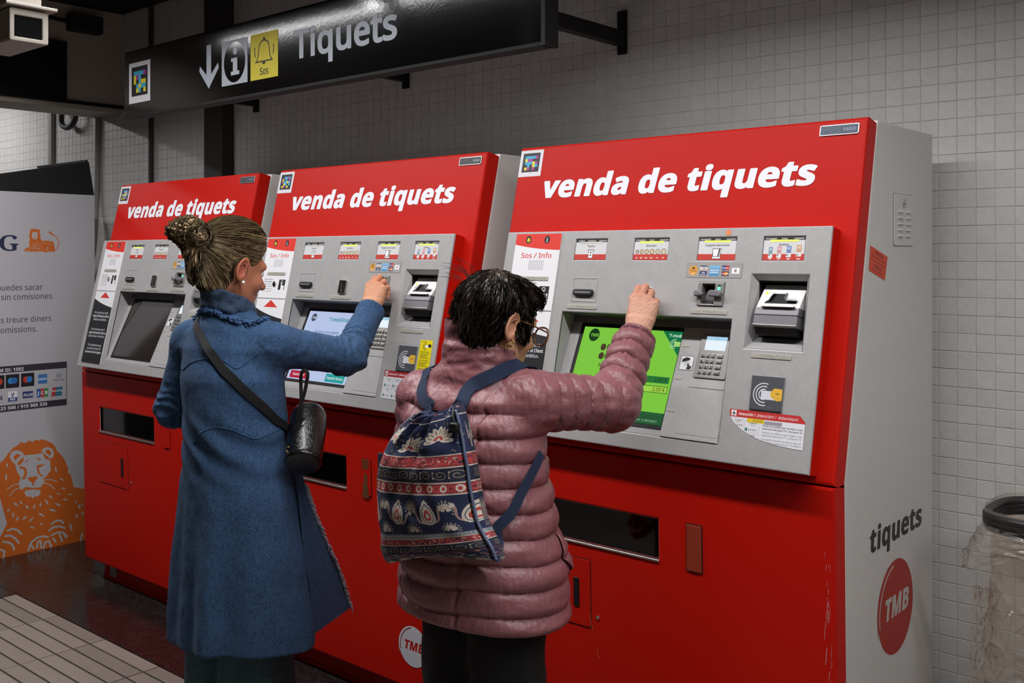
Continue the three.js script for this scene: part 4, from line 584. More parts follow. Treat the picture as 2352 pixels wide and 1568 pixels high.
// ------------------------------------------------------------------ litter bag on its holder
{
  const t = thing('litter_bag_holder', 'dark ring holder with a clear plastic litter bag by the tiled wall', 'litter bin', [-0.63, 0, -2.9]);
  const ringPts = [], RX = 0.18, RZ = 0.15, N = 64;
  const se = (a, e) => Math.sign(Math.cos(a)) * Math.abs(Math.cos(a)) ** e;
  for (let i = 0; i < N; i++) { const a = i / N * PI2; ringPts.push(V(RX * se(a, 0.6), 0.885, RZ * se(a - Math.PI / 2, 0.6))); }
  const ringMat = std({ color: 0x252423, roughness: 0.4 });
  const ring = merge([tube(ringPts, 0.014, 128, 10, true), tube(ringPts.map(p => V(p.x, p.y - 0.012, p.z)), 0.014, 128, 10, true), tube(ringPts.map(p => V(p.x * 1.0, p.y - 0.024, p.z)), 0.013, 128, 10, true)]);
  obj('ring', ring, ringMat, t, 'dark rounded ring');
  obj('wall_arm', merge([box(-0.03, 0.03, 0.83, 0.9, -0.262, -0.14, 0.004), box(-0.06, 0.06, 0.7, 0.95, -0.266, -0.256, 0.003)]), M.blackMetal, t);
  // film: an open tube with crumples, a turned-out cuff at the top
  const film = phys({ color: 0xf2ede8, transmission: 0.9, roughness: 0.16, ior: 1.45, thickness: 0, side: THREE.DoubleSide, specularIntensity: 1 });
  const sheet = (nu, nv, f) => { const g = new THREE.PlaneGeometry(1, 1, nu, nv), p = g.attributes.position; for (let i = 0; i < p.count; i++) { const r = f(p.getX(i) + 0.5, 0.5 - p.getY(i)); p.setXYZ(i, ...r); } g.computeVertexNormals(); return g; };
  const around = (a, s) => [RX * s * se(a, 0.6), RZ * s * se(a - Math.PI / 2, 0.6)];
  const rid = (x, y, z) => { let n = 1 - Math.abs(noise3(x, y, z)) * 2; return n * n * n * Math.sign(n); };
  obj('bag', sheet(150, 120, (u, v) => {
    const a = u * PI2, sway = smooth(0.1, 1, v), [x, z] = around(a, 0.97 - 0.04 * Math.sin(v * 3) + 0.08 * sway * Math.sin(a * 2 + 1)), c = 0.006 + 0.02 * sway;
    const n1 = rid(x * 9, v * 5, z * 9) * c + fbm(x * 14, v * 9, z * 14) * c * 0.8, l = Math.hypot(x, z) || 1;
    return [x + x / l * n1 - 0.015 * sway, 0.885 - v * 0.62, z + z / l * n1 + 0.02 * sway];
  }), film, t, 'clear crumpled plastic bag');
  obj('bag_cuff', sheet(150, 34, (u, v) => {
    const a = u * PI2, out = 1.04 + 0.10 * smooth(0, 1, v) + 0.14 * Math.max(0, Math.cos(a - 2.9)) ** 3 * smooth(0.1, 0.9, v), [x, z] = around(a, out), n1 = rid(x * 12 + 5, v * 3, z * 12) * 0.012 * v + fbm(x * 20, v * 6, z * 20) * 0.012 * v, l = Math.hypot(x, z) || 1;
    return [x + x / l * n1, 0.902 - v * (0.13 + 0.03 * Math.sin(a * 3)) + 0.012 * Math.sin(Math.min(1, v * 6) * Math.PI), z + z / l * n1];
  }), film, t, 'turned-out top of the bag');
  obj('bag_fold', sheet(20, 70, (u, v) => [-0.21 - 0.05 * v * v + u * 0.06 + 0.012 * rid(u * 3, v * 6, 2), 0.7 - v * 0.5, 0.09 + 0.03 * u + 0.02 * fbm(u * 2, v * 5, 4)]), film, t, 'loose fold of film');
}

// ------------------------------------------------------------------ modelling with distance fields
const smin = (a, b, k) => { const h = Math.max(k - Math.abs(a - b), 0) / k; return Math.min(a, b) - h * h * k * 0.25; };
const smax = (a, b, k) => -smin(-a, -b, k);
function cap(a, b, ra, rb = ra) {
  const [ax, ay, az] = a, bx = b[0] - ax, by = b[1] - ay, bz = b[2] - az, l = bx * bx + by * by + bz * bz || 1e-9;
  return (x, y, z) => { const px = x - ax, py = y - ay, pz = z - az, t = Math.min(1, Math.max(0, (px * bx + py * by + pz * bz) / l)); const dx = px - bx * t, dy = py - by * t, dz = pz - bz * t; return Math.sqrt(dx * dx + dy * dy + dz * dz) - (ra + (rb - ra) * t); };
}
function ell(c, r) { const [cx, cy, cz] = c, [a, b, d] = r; return (x, y, z) => { const X = (x - cx) / a, Y = (y - cy) / b, Z = (z - cz) / d, k0 = Math.sqrt(X * X + Y * Y + Z * Z), k1 = Math.sqrt(X * X / (a * a) + Y * Y / (b * b) + Z * Z / (d * d)); return k1 < 1e-9 ? -Math.min(a, b, d) : k0 * (k0 - 1) / k1; }; }
function blend(k, ...fs) { return (x, y, z) => { let d = fs[0](x, y, z); for (let i = 1; i < fs.length; i++) d = smin(d, fs[i](x, y, z), k); return d; }; }
// elliptic column: rows of [y, cx, cz, rx, rz] from bottom to top
function column(rows) {
  const n = rows.length, at = y => { if (y <= rows[0][0]) return rows[0]; if (y >= rows[n - 1][0]) return rows[n - 1]; let i = 0; while (rows[i + 1][0] < y) i++; let t = (y - rows[i][0]) / (rows[i + 1][0] - rows[i][0]); t = t * t * (3 - 2 * t) * 0.5 + t * 0.5; return rows[i].map((v, k) => v + (rows[i + 1][k] - v) * t); };
  const f = (x, y, z, grow = 0) => { const r = at(y), X = x - r[1], Z = z - r[2], a = r[3] + grow, b = r[4] + grow, k0 = Math.sqrt(X * X / (a * a) + Z * Z / (b * b)), k1 = Math.sqrt(X * X / (a * a * a * a) + Z * Z / (b * b * b * b)); const d = k1 < 1e-6 ? -Math.min(a, b) : k0 * (k0 - 1) / k1; return d; };
  f.at = at; return f;
}
// surface nets: the zero level of f in the box lo..hi as a smooth mesh
function meshField(f, lo, hi, cell) {
  const n = [0, 1, 2].map(k => Math.ceil((hi[k] - lo[k]) / cell) + 2), [nx, ny, nz] = n, val = new Float32Array(nx * ny * nz), B = 6, reach = B * cell * 0.9 * 1.5 + cell;
  const X = i => lo[0] + (i - 0.5) * cell, Y = j => lo[1] + (j - 0.5) * cell, Z = k => lo[2] + (k - 0.5) * cell, id = (i, j, k) => i + nx * (j + ny * k);
  for (let k0 = 0; k0 < nz; k0 += B) for (let j0 = 0; j0 < ny; j0 += B) for (let i0 = 0; i0 < nx; i0 += B) {
    const c = f(X(i0 + B / 2 - 0.5), Y(j0 + B / 2 - 0.5), Z(k0 + B / 2 - 0.5)), far = Math.abs(c) > reach;
    for (let k = k0; k < Math.min(nz, k0 + B); k++) for (let j = j0; j < Math.min(ny, j0 + B); j++) for (let i = i0; i < Math.min(nx, i0 + B); i++) val[id(i, j, k)] = far ? c : f(X(i), Y(j), Z(k));
  }
  const vid = new Int32Array(nx * ny * nz).fill(-1), pos = [], idx = [], C = [[0, 0, 0], [1, 0, 0], [0, 1, 0], [1, 1, 0], [0, 0, 1], [1, 0, 1], [0, 1, 1], [1, 1, 1]], E = [[0, 1], [2, 3], [4, 5], [6, 7], [0, 2], [1, 3], [4, 6], [5, 7], [0, 4], [1, 5], [2, 6], [3, 7]], cv = new Float32Array(8);
  for (let k = 0; k < nz - 1; k++) for (let j = 0; j < ny - 1; j++) for (let i = 0; i < nx - 1; i++) {
    let neg = 0; for (let c = 0; c < 8; c++) { cv[c] = val[id(i + C[c][0], j + C[c][1], k + C[c][2])]; if (cv[c] < 0) neg++; }
    if (neg === 0 || neg === 8) continue;
    let sx = 0, sy = 0, sz = 0, m = 0;
    for (const [a, b] of E) { if ((cv[a] < 0) === (cv[b] < 0)) continue; const t = cv[a] / (cv[a] - cv[b]); sx += C[a][0] + (C[b][0] - C[a][0]) * t; sy += C[a][1] + (C[b][1] - C[a][1]) * t; sz += C[a][2] + (C[b][2] - C[a][2]) * t; m++; }
    vid[id(i, j, k)] = pos.length / 3; pos.push(X(i) + sx / m * cell, Y(j) + sy / m * cell, Z(k) + sz / m * cell);
  }
  const quad = (a, b, c, d, flip) => { if (a < 0 || b < 0 || c < 0 || d < 0) return; flip ? idx.push(a, c, b, a, d, c) : idx.push(a, b, c, a, c, d); };
  for (let k = 1; k < nz - 1; k++) for (let j = 1; j < ny - 1; j++) for (let i = 1; i < nx - 1; i++) {
    const s = val[id(i, j, k)] < 0;
    if (s !== val[id(i + 1, j, k)] < 0) quad(vid[id(i, j - 1, k - 1)], vid[id(i, j, k - 1)], vid[id(i, j, k)], vid[id(i, j - 1, k)], !s);
    if (s !== val[id(i, j + 1, k)] < 0) quad(vid[id(i - 1, j, k - 1)], vid[id(i - 1, j, k)], vid[id(i, j, k)], vid[id(i, j, k - 1)], !s);
    if (s !== val[id(i, j, k + 1)] < 0) quad(vid[id(i - 1, j - 1, k)], vid[id(i, j - 1, k)], vid[id(i, j, k)], vid[id(i - 1, j, k)], !s);
  }
  const g = new THREE.BufferGeometry(), nrm = new Float32Array(pos.length), e = cell * 0.35;
  for (let v = 0; v < pos.length; v += 3) { const [x, y, z] = [pos[v], pos[v + 1], pos[v + 2]]; let a = f(x + e, y, z) - f(x - e, y, z), b = f(x, y + e, z) - f(x, y - e, z), c = f(x, y, z + e) - f(x, y, z - e); const l = Math.hypot(a, b, c) || 1; nrm[v] = a / l; nrm[v + 1] = b / l; nrm[v + 2] = c / l; }
  g.setAttribute('position', new THREE.Float32BufferAttribute(pos, 3)); g.setAttribute('normal', new THREE.BufferAttribute(nrm, 3)); g.setIndex(idx); return g;
}
function gradient(f, p, e = 0.002) { return V(f(p.x + e, p.y, p.z) - f(p.x - e, p.y, p.z), f(p.x, p.y + e, p.z) - f(p.x, p.y - e, p.z), f(p.x, p.y, p.z + e) - f(p.x, p.y, p.z - e)).normalize(); }
function settle(f, p, lift = 0) { for (let i = 0; i < 5; i++) { const d = f(p.x, p.y, p.z) - lift; if (Math.abs(d) < 2e-4) break; p.addScaledVector(gradient(f, p), -d * 0.9); } return p; }
// a flat band swept along points lying on f
function ribbon(f, pts, w, th, lift = 0, steps = 40, free = null) {
  const c = new THREE.CatmullRomCurve3(pts.map(p => V(...p))), P = [], N = [], S = [];
  for (let i = 0; i <= steps; i++) { const t = i / steps, p = c.getPoint(t), fr = free ? free(t) : 1; if (f && fr > 0) { const q = settle(f, p.clone(), lift); p.lerp(q, fr); } P.push(p); N.push(f ? gradient(f, p, 0.012) : V(0, 0, 1)); }
  const pos = [], uv = [];
  for (let i = 0; i <= steps; i++) { const tan = P[Math.min(steps, i + 1)].clone().sub(P[Math.max(0, i - 1)]).normalize(); S.push(tan.cross(N[i]).normalize()); }
  const ring = i => [[-1, 0], [1, 0], [1, 1], [-1, 1]].map(([s, h]) => P[i].clone().addScaledVector(S[i], s * w / 2).addScaledVector(N[i], h * th + 0.0006));
  const R = P.map((_, i) => ring(i)), q = [];
  for (let i = 0; i < steps; i++) for (let k = 0; k < 4; k++) q.push([R[i][k], R[i + 1][k], R[i + 1][(k + 1) % 4], R[i][(k + 1) % 4]].map(v => v.toArray()));
  for (const [i, o] of [[0, 1], [steps, -1]]) { const r = R[i].map(v => v.toArray()); q.push(o > 0 ? [r[0], r[1], r[2], r[3]] : [r[3], r[2], r[1], r[0]]); }
  return toCreasedNormals(quads(q), 0.7);
}
function thread(f, pts, r, lift = 0.0005, steps = 40) { const c = new THREE.CatmullRomCurve3(pts.map(p => V(...p))); return tube(c.getPoints(steps).map(p => settle(f, p, lift)), r, steps * 2, 5); }
function paint(g, fn) { const p = g.attributes.position, c = new Float32Array(p.count * 3); for (let i = 0; i < p.count; i++) { const k = fn(p.getX(i), p.getY(i), p.getZ(i)); c[i * 3] = k[0]; c[i * 3 + 1] = k[1]; c[i * 3 + 2] = k[2]; } g.setAttribute('color', new THREE.BufferAttribute(c, 3)); return g; }
function mergeC(list) { const L = list.map(g => { const q = g.index ? g.toNonIndexed() : g.clone(); for (const k of Object.keys(q.attributes)) if (!['position', 'normal', 'color'].includes(k)) q.deleteAttribute(k); return q; }); return mergeGeometries(L); }
const hexLin = h => new THREE.Color(h).toArray();

// a head about its own centre (between the ears), facing -z
function headField(o = {}) {
  const skull = ell([0, 0.03, 0.012], [0.073, 0.087, 0.095]), low = ell([0, -0.042, -0.03], [0.057, 0.068, 0.06]), chin = ell([0, -0.092, -0.062], [0.024, 0.019, 0.02]);
  const jawR = cap([0.047, -0.05, 0.005], [0.014, -0.09, -0.058], 0.017, 0.016), jawL = cap([-0.047, -0.05, 0.005], [-0.014, -0.09, -0.058], 0.017, 0.016);
  const bridge = cap([0, 0.008, -0.086], [0, -0.028, -0.107], 0.007, 0.0105), tip = ell([0, -0.031, -0.109], [0.012, 0.0095, 0.012]), brow = cap([-0.036, 0.022, -0.076], [0.036, 0.022, -0.076], 0.013);
  const chk = s => ell([s * 0.036, -0.03, -0.062], [0.022, 0.022, 0.022]), wing = s => ell([s * 0.011, -0.034, -0.1], [0.007, 0.006, 0.008]), eye = s => ell([s * 0.031, 0.002, -0.096], [0.019, 0.012, 0.017]);
  const upLip = cap([-0.019, -0.06, -0.083], [0.019, -0.06, -0.083], 0.0065), loLip = cap([-0.016, -0.069, -0.08], [0.016, -0.069, -0.08], 0.0075), neck = cap([0, -0.045, 0.014], o.neck ?? [0, -0.14, 0.03], 0.047, 0.05);
  const kR = chk(1), kL = chk(-1), wR = wing(1), wL = wing(-1), eR = eye(1), eL = eye(-1);
  const ear = (x, y, z) => {           // x already mirrored to the right side; the ear leans back and stands off the head
    const X = x - 0.077 - 0.25 * (z - 0.012), Y = y + 0.004, Z = z - 0.014 + 0.18 * (y + 0.004), r = Math.hypot(Y / 0.031, Z / 0.0185), plate = Math.max(Math.abs(X) - 0.0028, (r - 1) * 0.018);
    const rim = Math.hypot((r - 0.92) * 0.02, X - 0.008) - 0.0046, anti = Math.hypot((Math.hypot((Y + 0.002) / 0.02, (Z + 0.001) / 0.011) - 1) * 0.011, X - 0.006) - 0.003, lobe = Math.hypot(X - 0.002, (Y + 0.03), (Z + 0.004)) - 0.0085;
    return smin(smin(smin(plate, Z > -0.014 || Y > 0.012 ? rim : 9, 0.004), anti, 0.003), lobe, 0.006);
  };
  return (x, y, z) => {
    let d = smin(skull(x, y, z), low(x, y, z), 0.035); d = smin(d, chin(x, y, z), 0.03); d = smin(d, jawR(x, y, z), 0.025); d = smin(d, jawL(x, y, z), 0.025); d = smin(d, brow(x, y, z), 0.02); d = smin(d, kR(x, y, z), 0.02); d = smin(d, kL(x, y, z), 0.02);
    d = smax(d, -eR(x, y, z), 0.01); d = smax(d, -eL(x, y, z), 0.01);
    d = smin(d, bridge(x, y, z), 0.014); d = smin(d, tip(x, y, z), 0.008); d = smin(d, wR(x, y, z), 0.005); d = smin(d, wL(x, y, z), 0.005); d = smin(d, upLip(x, y, z), 0.006); d = smin(d, loLip(x, y, z), 0.006);
    d = smin(d, neck(x, y, z), 0.03); if (Math.abs(x) > 0.055) d = smin(d, ear(Math.abs(x), y, z), 0.006); return d;
  };
}
// a right hand: wrist at the origin, fingers along +y, back of the hand towards +z, thumb on -x; each finger [flex at knuckle, middle, tip, spread] in degrees
function handField(F, thumb) {
  const R = THREE.MathUtils.degToRad, base = [[-0.029, 0.086, 0.004], [-0.008, 0.091, 0.009], [0.013, 0.085, 0.007], [0.032, 0.075, 0.0]], len = [[0.041, 0.025, 0.021], [0.044, 0.028, 0.022], [0.041, 0.026, 0.021], [0.032, 0.02, 0.018]], rad = [0.0098, 0.01, 0.0095, 0.0083];
  const palm = blend(0.016, ...base.map((b, i) => cap([b[0] * 0.5, 0.004, 0], b, 0.0175, 0.0125)), ell([0.002, 0.05, -0.008], [0.036, 0.046, 0.016]), ell([-0.022, 0.035, -0.012], [0.018, 0.03, 0.014]));
  const wrist = (x, y, z) => { const t = clamp((y + 0.1) / 0.12), rx = lerp(0.029, 0.027, t), rz = lerp(0.023, 0.02, t); const k = Math.hypot(x / rx, z / rz); return Math.max((k - 1) * 0.022, y - 0.02, -0.14 - y); };
  const knob = cap([0.024, -0.012, 0.008], [0.024, -0.012, 0.01], 0.008), tend = base.map(b => cap([b[0] * 0.45, 0.02, 0.0135], [b[0], b[1], b[2] + 0.0075], 0.003, 0.0036));
  const fingers = F.map(([a, b, c, s], i) => { let p = base[i], th = 0, out = []; const sx = Math.sin(R(s)); [a, b, c].forEach((w, k) => { th += R(w); const l = len[i][k], q = [p[0] + sx * l, p[1] + Math.cos(th) * l, p[2] - Math.sin(th) * l]; out.push(cap(p, q, rad[i] * (1 - 0.08 * k), rad[i] * (1 - 0.08 * (k + 1)))); if (k) out.push(ell(p, [rad[i] * 0.98, rad[i] * 0.98, rad[i] * 0.98])); p = q; }); return blend(0.004, ...out); });
  const th = blend(0.008, ...thumb.slice(0, -1).map((p, i) => cap(p, thumb[i + 1], [0.0145, 0.0115, 0.0105][i], [0.0115, 0.0105, 0.009][i])));
  return (x, y, z) => { let d = smin(palm(x, y, z), wrist(x, y, z), 0.02); d = smin(d, knob(x, y, z), 0.008); for (const t of tend) d = smin(d, t(x, y, z), 0.005); d = smin(d, th(x, y, z), 0.01); for (const f of fingers) d = smin(d, f(x, y, z), 0.0035); return d + 0.0006 * noise3(x * 160, y * 90, z * 160); };
}
function frame(origin, y, z) { const Y = V(...y).normalize(), Zr = V(...z), X = Y.clone().cross(Zr).normalize(), Z = X.clone().cross(Y).normalize(); return new THREE.Matrix4().makeBasis(X, Y, Z).setPosition(...origin); }
// hair strands that hug a field and follow flow(p)
function strands(surface, field, flow, n, o) {
  const p = surface.attributes.position, ix = surface.index.array, tris = ix.length / 3, L = [];
  const pos = [], nor = [], col = [], cum = new Float32Array(tris), a = V(), b = V(), c = V(); let tot = 0;
  for (let t = 0; t < tris; t++) { a.fromBufferAttribute(p, ix[t * 3]); b.fromBufferAttribute(p, ix[t * 3 + 1]); c.fromBufferAttribute(p, ix[t * 3 + 2]); tot += b.sub(a).cross(c.sub(a)).length(); cum[t] = tot; }
  for (let s = 0; s < n; s++) {
    let lo = 0, hi = tris - 1, r = rnd() * tot; while (lo < hi) { const m = (lo + hi) >> 1; if (cum[m] < r) lo = m + 1; else hi = m; }
    const q = V().fromBufferAttribute(p, ix[lo * 3]); if (o.keep && !o.keep(q)) continue;
    const lift = o.lift * rr(-0.2, 1), steps = o.steps, st = o.step * rr(0.6, 1.3), pts = [], wob = rr(0, 9), tw = rr(-1, 1) * o.stray;
    for (let i = 0; i <= steps; i++) { settle(field, q, lift + (i / steps) ** 2 * o.flare * tw * tw); pts.push(q.clone()); const N = gradient(field, q, 0.004), d = flow(q, s); d.addScaledVector(N, -d.dot(N)).normalize(); const sd = N.clone().cross(d); d.addScaledVector(sd, tw * 0.35 + 0.25 * o.stray * Math.sin(wob + i * 0.9)).normalize(); q.addScaledVector(d, st); }
    const tone = o.color(pts[0], s), r0 = o.radius * rr(0.6, 1.25);
    for (let i = 0; i < steps; i++) {
      const d = pts[i + 1].clone().sub(pts[i]).normalize(), N = gradient(field, pts[i], 0.004), S = d.clone().cross(N).normalize(), w = k => r0 * (0.35 + 0.65 * Math.sin(Math.PI * clamp((k + 0.4) / (steps + 0.8))));
      const ring = (P, k) => [0, 1, 2].map(m => { const an = m * PI2 / 3 + 0.5, nn = S.clone().multiplyScalar(Math.cos(an)).addScaledVector(N, Math.sin(an)); return [P.clone().addScaledVector(nn, w(k)), nn]; });
      const A = ring(pts[i], i), Bq = ring(pts[i + 1], i + 1);
      for (let m = 0; m < 3; m++) { const m2 = (m + 1) % 3; for (const [P, nn] of [A[m], A[m2], Bq[m2], A[m], Bq[m2], Bq[m]]) { pos.push(P.x, P.y, P.z); nor.push(nn.x, nn.y, nn.z); col.push(...tone); } }
    }
  }
  const g = new THREE.BufferGeometry(); g.setAttribute('position', new THREE.Float32BufferAttribute(pos, 3)); g.setAttribute('normal', new THREE.Float32BufferAttribute(nor, 3)); g.setAttribute('color', new THREE.Float32BufferAttribute(col, 3)); return g;
}
const hairMat = () => phys({ color: 0xffffff, vertexColors: true, roughness: 0.4, specularIntensity: 0.9 });
const skinMat = () => phys({ color: 0xffffff, vertexColors: true, roughness: 0.5, specularIntensity: 0.45, bumpMap: null });
const inv = m => m.clone().invert();
const fieldIn = (f, m) => { const e = inv(m).elements; return (x, y, z) => f(e[0] * x + e[4] * y + e[8] * z + e[12], e[1] * x + e[5] * y + e[9] * z + e[13], e[2] * x + e[6] * y + e[10] * z + e[14]); };
const baffle = (s, p, A) => { const f = s / p - Math.floor(s / p), k = 1 - (2 * f - 1) * (2 * f - 1); return A * Math.pow(Math.max(0, k), 0.55); };
// chain of tapered bones carrying the length along the limb; dress(s, t, d) changes the radius
function limb(pts, radii, dress) {
  const seg = []; let s0 = 0; for (let i = 0; i + 1 < pts.length; i++) { const a = pts[i], b = pts[i + 1], l = Math.hypot(b[0] - a[0], b[1] - a[1], b[2] - a[2]); seg.push([a, b, l, s0, radii[i], radii[i + 1]]); s0 += l; }
  const f = (x, y, z) => { let best = 1e9; for (let i = 0; i < seg.length; i++) { const [a, b, l, s, ra, rb] = seg[i], bx = (b[0] - a[0]) / l, by = (b[1] - a[1]) / l, bz = (b[2] - a[2]) / l, px = x - a[0], py = y - a[1], pz = z - a[2]; let t = px * bx + py * by + pz * bz; const tc = clamp(t, 0, l), dx = px - bx * tc, dy = py - by * tc, dz = pz - bz * tc, d = Math.sqrt(dx * dx + dy * dy + dz * dz) - lerp(ra, rb, tc / l) - (dress ? dress(s + tc, x, y, z) : 0); best = best > 1e8 ? d : smin(best, d, 0.03); } return best; };
  return f;
}

// ------------------------------------------------------------------ fabrics
reseed(61);
function clothTex(n, dark, light, count, len, srgb = true) {
  const t = canvasTex(n, n, (g) => { g.fillStyle = '#909090'; g.fillRect(0, 0, n, n); for (let i = 0; i < count; i++) { const x = rnd() * n, y = rnd() * n, l = len * rr(0.3, 1.4), c = rnd() > 0.5 ? light : dark; g.strokeStyle = c; g.lineWidth = rr(0.8, 2.2); for (const ox of [-n, 0, n]) for (const oy of [-n, 0, n]) { if (x + ox < -20 || x + ox > n + 20 || y + oy < -60 || y + oy > n + 60) continue; g.beginPath(); g.moveTo(x + ox, y + oy); g.lineTo(x + ox + rr(-2, 2), y + oy + l); g.stroke(); } } }, srgb);
  t.wrapS = t.wrapT = THREE.RepeatWrapping; return t;
}
const woolMap = rep(clothTex(512, 'rgba(40,44,52,0.5)', 'rgba(225,230,240,0.5)', 5200, 9), 3.4);
M.wool = std({ color: 0x5b8cc4, roughness: 0.97, map: woolMap, bumpMap: woolMap, bumpScale: 0.003 });
M.knit = std({ color: 0x6684ae, roughness: 1, bumpMap: woolMap, bumpScale: 0.004, map: woolMap });
M.seam = std({ color: 0x24466e, roughness: 0.9 });
M.jeans = std({ color: 0x6a94a4, roughness: 0.95, map: woolMap, bumpMap: woolMap, bumpScale: 0.001 });
M.puffer = phys({ color: 0x8a565c, roughness: 0.45, sheen: 0.3, sheenColor: new THREE.Color(0xc99aa0), sheenRoughness: 0.5, map: rep(texMottle, 3), bumpMap: rep(dataTex(256, (x, y) => 0.5 + 0.35 * tileNoise(x, y, 7, 6) + 0.15 * tileNoise(x, y, 22, 2)), 7), bumpScale: 0.0012 });
M.pufferEdge = std({ color: 0xa9848a, roughness: 0.6 });
M.blackCloth = std({ color: 0x0d0d0e, roughness: 0.95 });
M.navy = std({ color: 0x1b2b49, roughness: 0.85, bumpMap: rep(texGrain, 20), bumpScale: 0.0006 });
M.leather = phys({ color: 0x070708, roughness: 0.28, clearcoat: 0.3, clearcoatRoughness: 0.2, bumpMap: rep(texSoft, 12), bumpScale: 0.0012 });
M.gold = std({ color: 0xc79a55, roughness: 0.25, metalness: 1 });
M.pearl = phys({ color: 0xf0ece6, roughness: 0.2, clearcoat: 0.6 });
M.fray = std({ color: 0x3f5f8a, roughness: 1 });
M.frayPale = std({ color: 0x9a98a6, roughness: 1 });

// ------------------------------------------------------------------ person at the pale blue screen: long blue coat
{
  const t = thing('person', 'person in a long blue coat with fair hair in a bun, at the blue screen', 'person', [-2.71, 0, -1.8]);
  const rows = [[0.375, 0.012, -0.035, 0.258, 0.2], [0.6, 0.008, -0.03, 0.242, 0.188], [0.8, 0.012, -0.02, 0.215, 0.17], [0.95, 0.012, -0.01, 0.19, 0.155], [1.05, 0.01, 0, 0.177, 0.145], [1.18, -0.004, 0, 0.186, 0.142], [1.27, -0.02, 0.002, 0.17, 0.12], [1.335, -0.018, 0.004, 0.125, 0.098], [1.39, -0.015, 0.008, 0.08, 0.075]];
  const trunk = column(rows);
  const SR = [0.14, 1.288, -0.045], EL = [0.168, 1.235, -0.315], WR = [0.084, 1.377, -0.488];
  const SL = [-0.188, 1.285, 0.02], EL2 = [-0.245, 1.07, 0.055], WL = [-0.16, 1.0, -0.16];
  const fold = (s, c, w, x, y, z, A) => A * Math.exp(-((s - c) ** 2) / (w * w)) * Math.sin(s * 210 + 3 * noise3(x * 9, y * 9, z * 9));
  const armR = limb([[0.06, 1.3, -0.01], SR, EL, WR], [0.068, 0.064, 0.056, 0.045], (s, x, y, z) => fold(s, 0.385, 0.07, x, y, z, 0.006) + 0.004 * fbm(x * 16, y * 16, z * 16) + 0.004 * smooth(0.55, 0.6, s));
  const armL = limb([[-0.1, 1.295, 0.01], SL, EL2, WL], [0.07, 0.066, 0.058, 0.048], (s, x, y, z) => fold(s, 0.33, 0.07, x, y, z, 0.005) + 0.003 * fbm(x * 16, y * 16, z * 16));
  const drape = (x, y, z) => { const a = Math.atan2(z, x), k = smooth(1.0, 0.4, y); return k * (0.010 * Math.cos(a * 5 + 0.8) + 0.008 * Math.cos(a * 9 + 2.1 + y * 2)) + 0.003 * fbm(x * 11, y * 5, z * 11) + 0.005 * smooth(1.12, 1.0, y) * smooth(0.85, 1.0, y) * Math.sin((y * 1.1 + x * 0.8) * 60); };
  const coatField = (x, y, z) => {
    let d = trunk(x, y, z) - drape(x, y, z);
    const hem = 0.378 + 0.012 * Math.sin(x * 9) + 0.06 * Math.max(0, -x - 0.0) * 0.4; d = smax(d, hem - y, 0.008); d = smax(d, y - 1.4, 0.01);
        d = smin(d, armR(x, y, z), 0.045); d = smin(d, armL(x, y, z), 0.03); return d;
  };
  const cuffCut = (p, q) => { const d = V(q[0] - p[0], q[1] - p[1], q[2] - p[2]).normalize(); return (x, y, z) => (x - q[0]) * d.x + (y - q[1]) * d.y + (z - q[2]) * d.z; };
  const cR = cuffCut(EL, WR), cL = cuffCut(EL2, WL);
  const coat = (x, y, z) => { let d = coatField(x, y, z); if (Math.hypot(x - WR[0], y - WR[1], z - WR[2]) < 0.12) d = smax(d, cR(x, y, z), 0.006); if (Math.hypot(x - WL[0], y - WL[1], z - WL[2]) < 0.12) d = smax(d, cL(x, y, z), 0.006); return d; };
  const gCoat = meshField(coat, [-0.34, 0.34, -0.6], [0.34, 1.43, 0.25], 0.0075);
  const coatMesh = obj('coat', boxUV(gCoat), M.wool, t, 'long blue wool coat');
  const onCoat = (list, lift) => list.map(([a, y]) => { const r = trunk.at(y), p = settle(coat, V(r[1] + Math.cos(a) * r[3], y, r[2] + Math.sin(a) * r[4]), lift); return [p.x, p.y, p.z]; });
  const seams = [[[2.35, 1.228], [1.957, 1.213], [1.622, 1.238], [1.351, 1.25], [1.095, 1.256], [0.88, 1.249], [0.606, 1.227], [0.287, 1.254], [0.02, 1.272]], [[1.6, 1.0], [1.491, 1.016], [1.324, 1.039], [1.132, 1.052], [0.957, 1.056], [0.726, 1.049], [0.544, 1.035], [0.328, 1.022], [0.012, 1.031], [-0.386, 1.041]]];
  seams.forEach(s => obj('seam', thread(coat, onCoat(s, 0), 0.0016, 0.0004, 50), M.seam, coatMesh));
  // standing knit collar and the frayed edge around it
  obj('collar', boxUV(meshField((x, y, z) => { const X = x + 0.012, Z = z - 0.012 - (y - 1.42) * 0.1, k = Math.hypot(X / 0.076, Z / 0.074), w = 0.005 * noise3(x * 20, y * 20, z * 20); return smax((Math.abs(k - 1) - 0.1) * 0.07 - w, Math.abs(y - 1.398 - 0.4 * z) - 0.036, 0.012); }, [-0.11, 1.35, -0.1], [0.09, 1.5, 0.12], 0.005)), M.knit, coatMesh, 'dark blue knitted standing collar');
  { reseed(71); const bits = []; for (let i = 0; i < 330; i++) { const a = -0.75 + (i / 330) * 4.3, jx = rr(-0.006, 0.006), p0 = V(-0.015 + Math.cos(a) * 0.142, 1.372 + 0.02 * Math.sin(a) , 0.008 + Math.sin(a) * 0.098); settle(coat, p0, 0.003); const q = []; for (let k = 0; k < 4; k++) q.push(p0.clone().add(V(rr(-0.011, 0.011), rr(-0.007, 0.009), rr(-0.011, 0.011)))); bits.push(tube(q, rr(0.0016, 0.0028), 6, 4)); } obj('frayed_edge', merge(bits), M.fray, coatMesh, 'frayed blue edge of the collar'); }
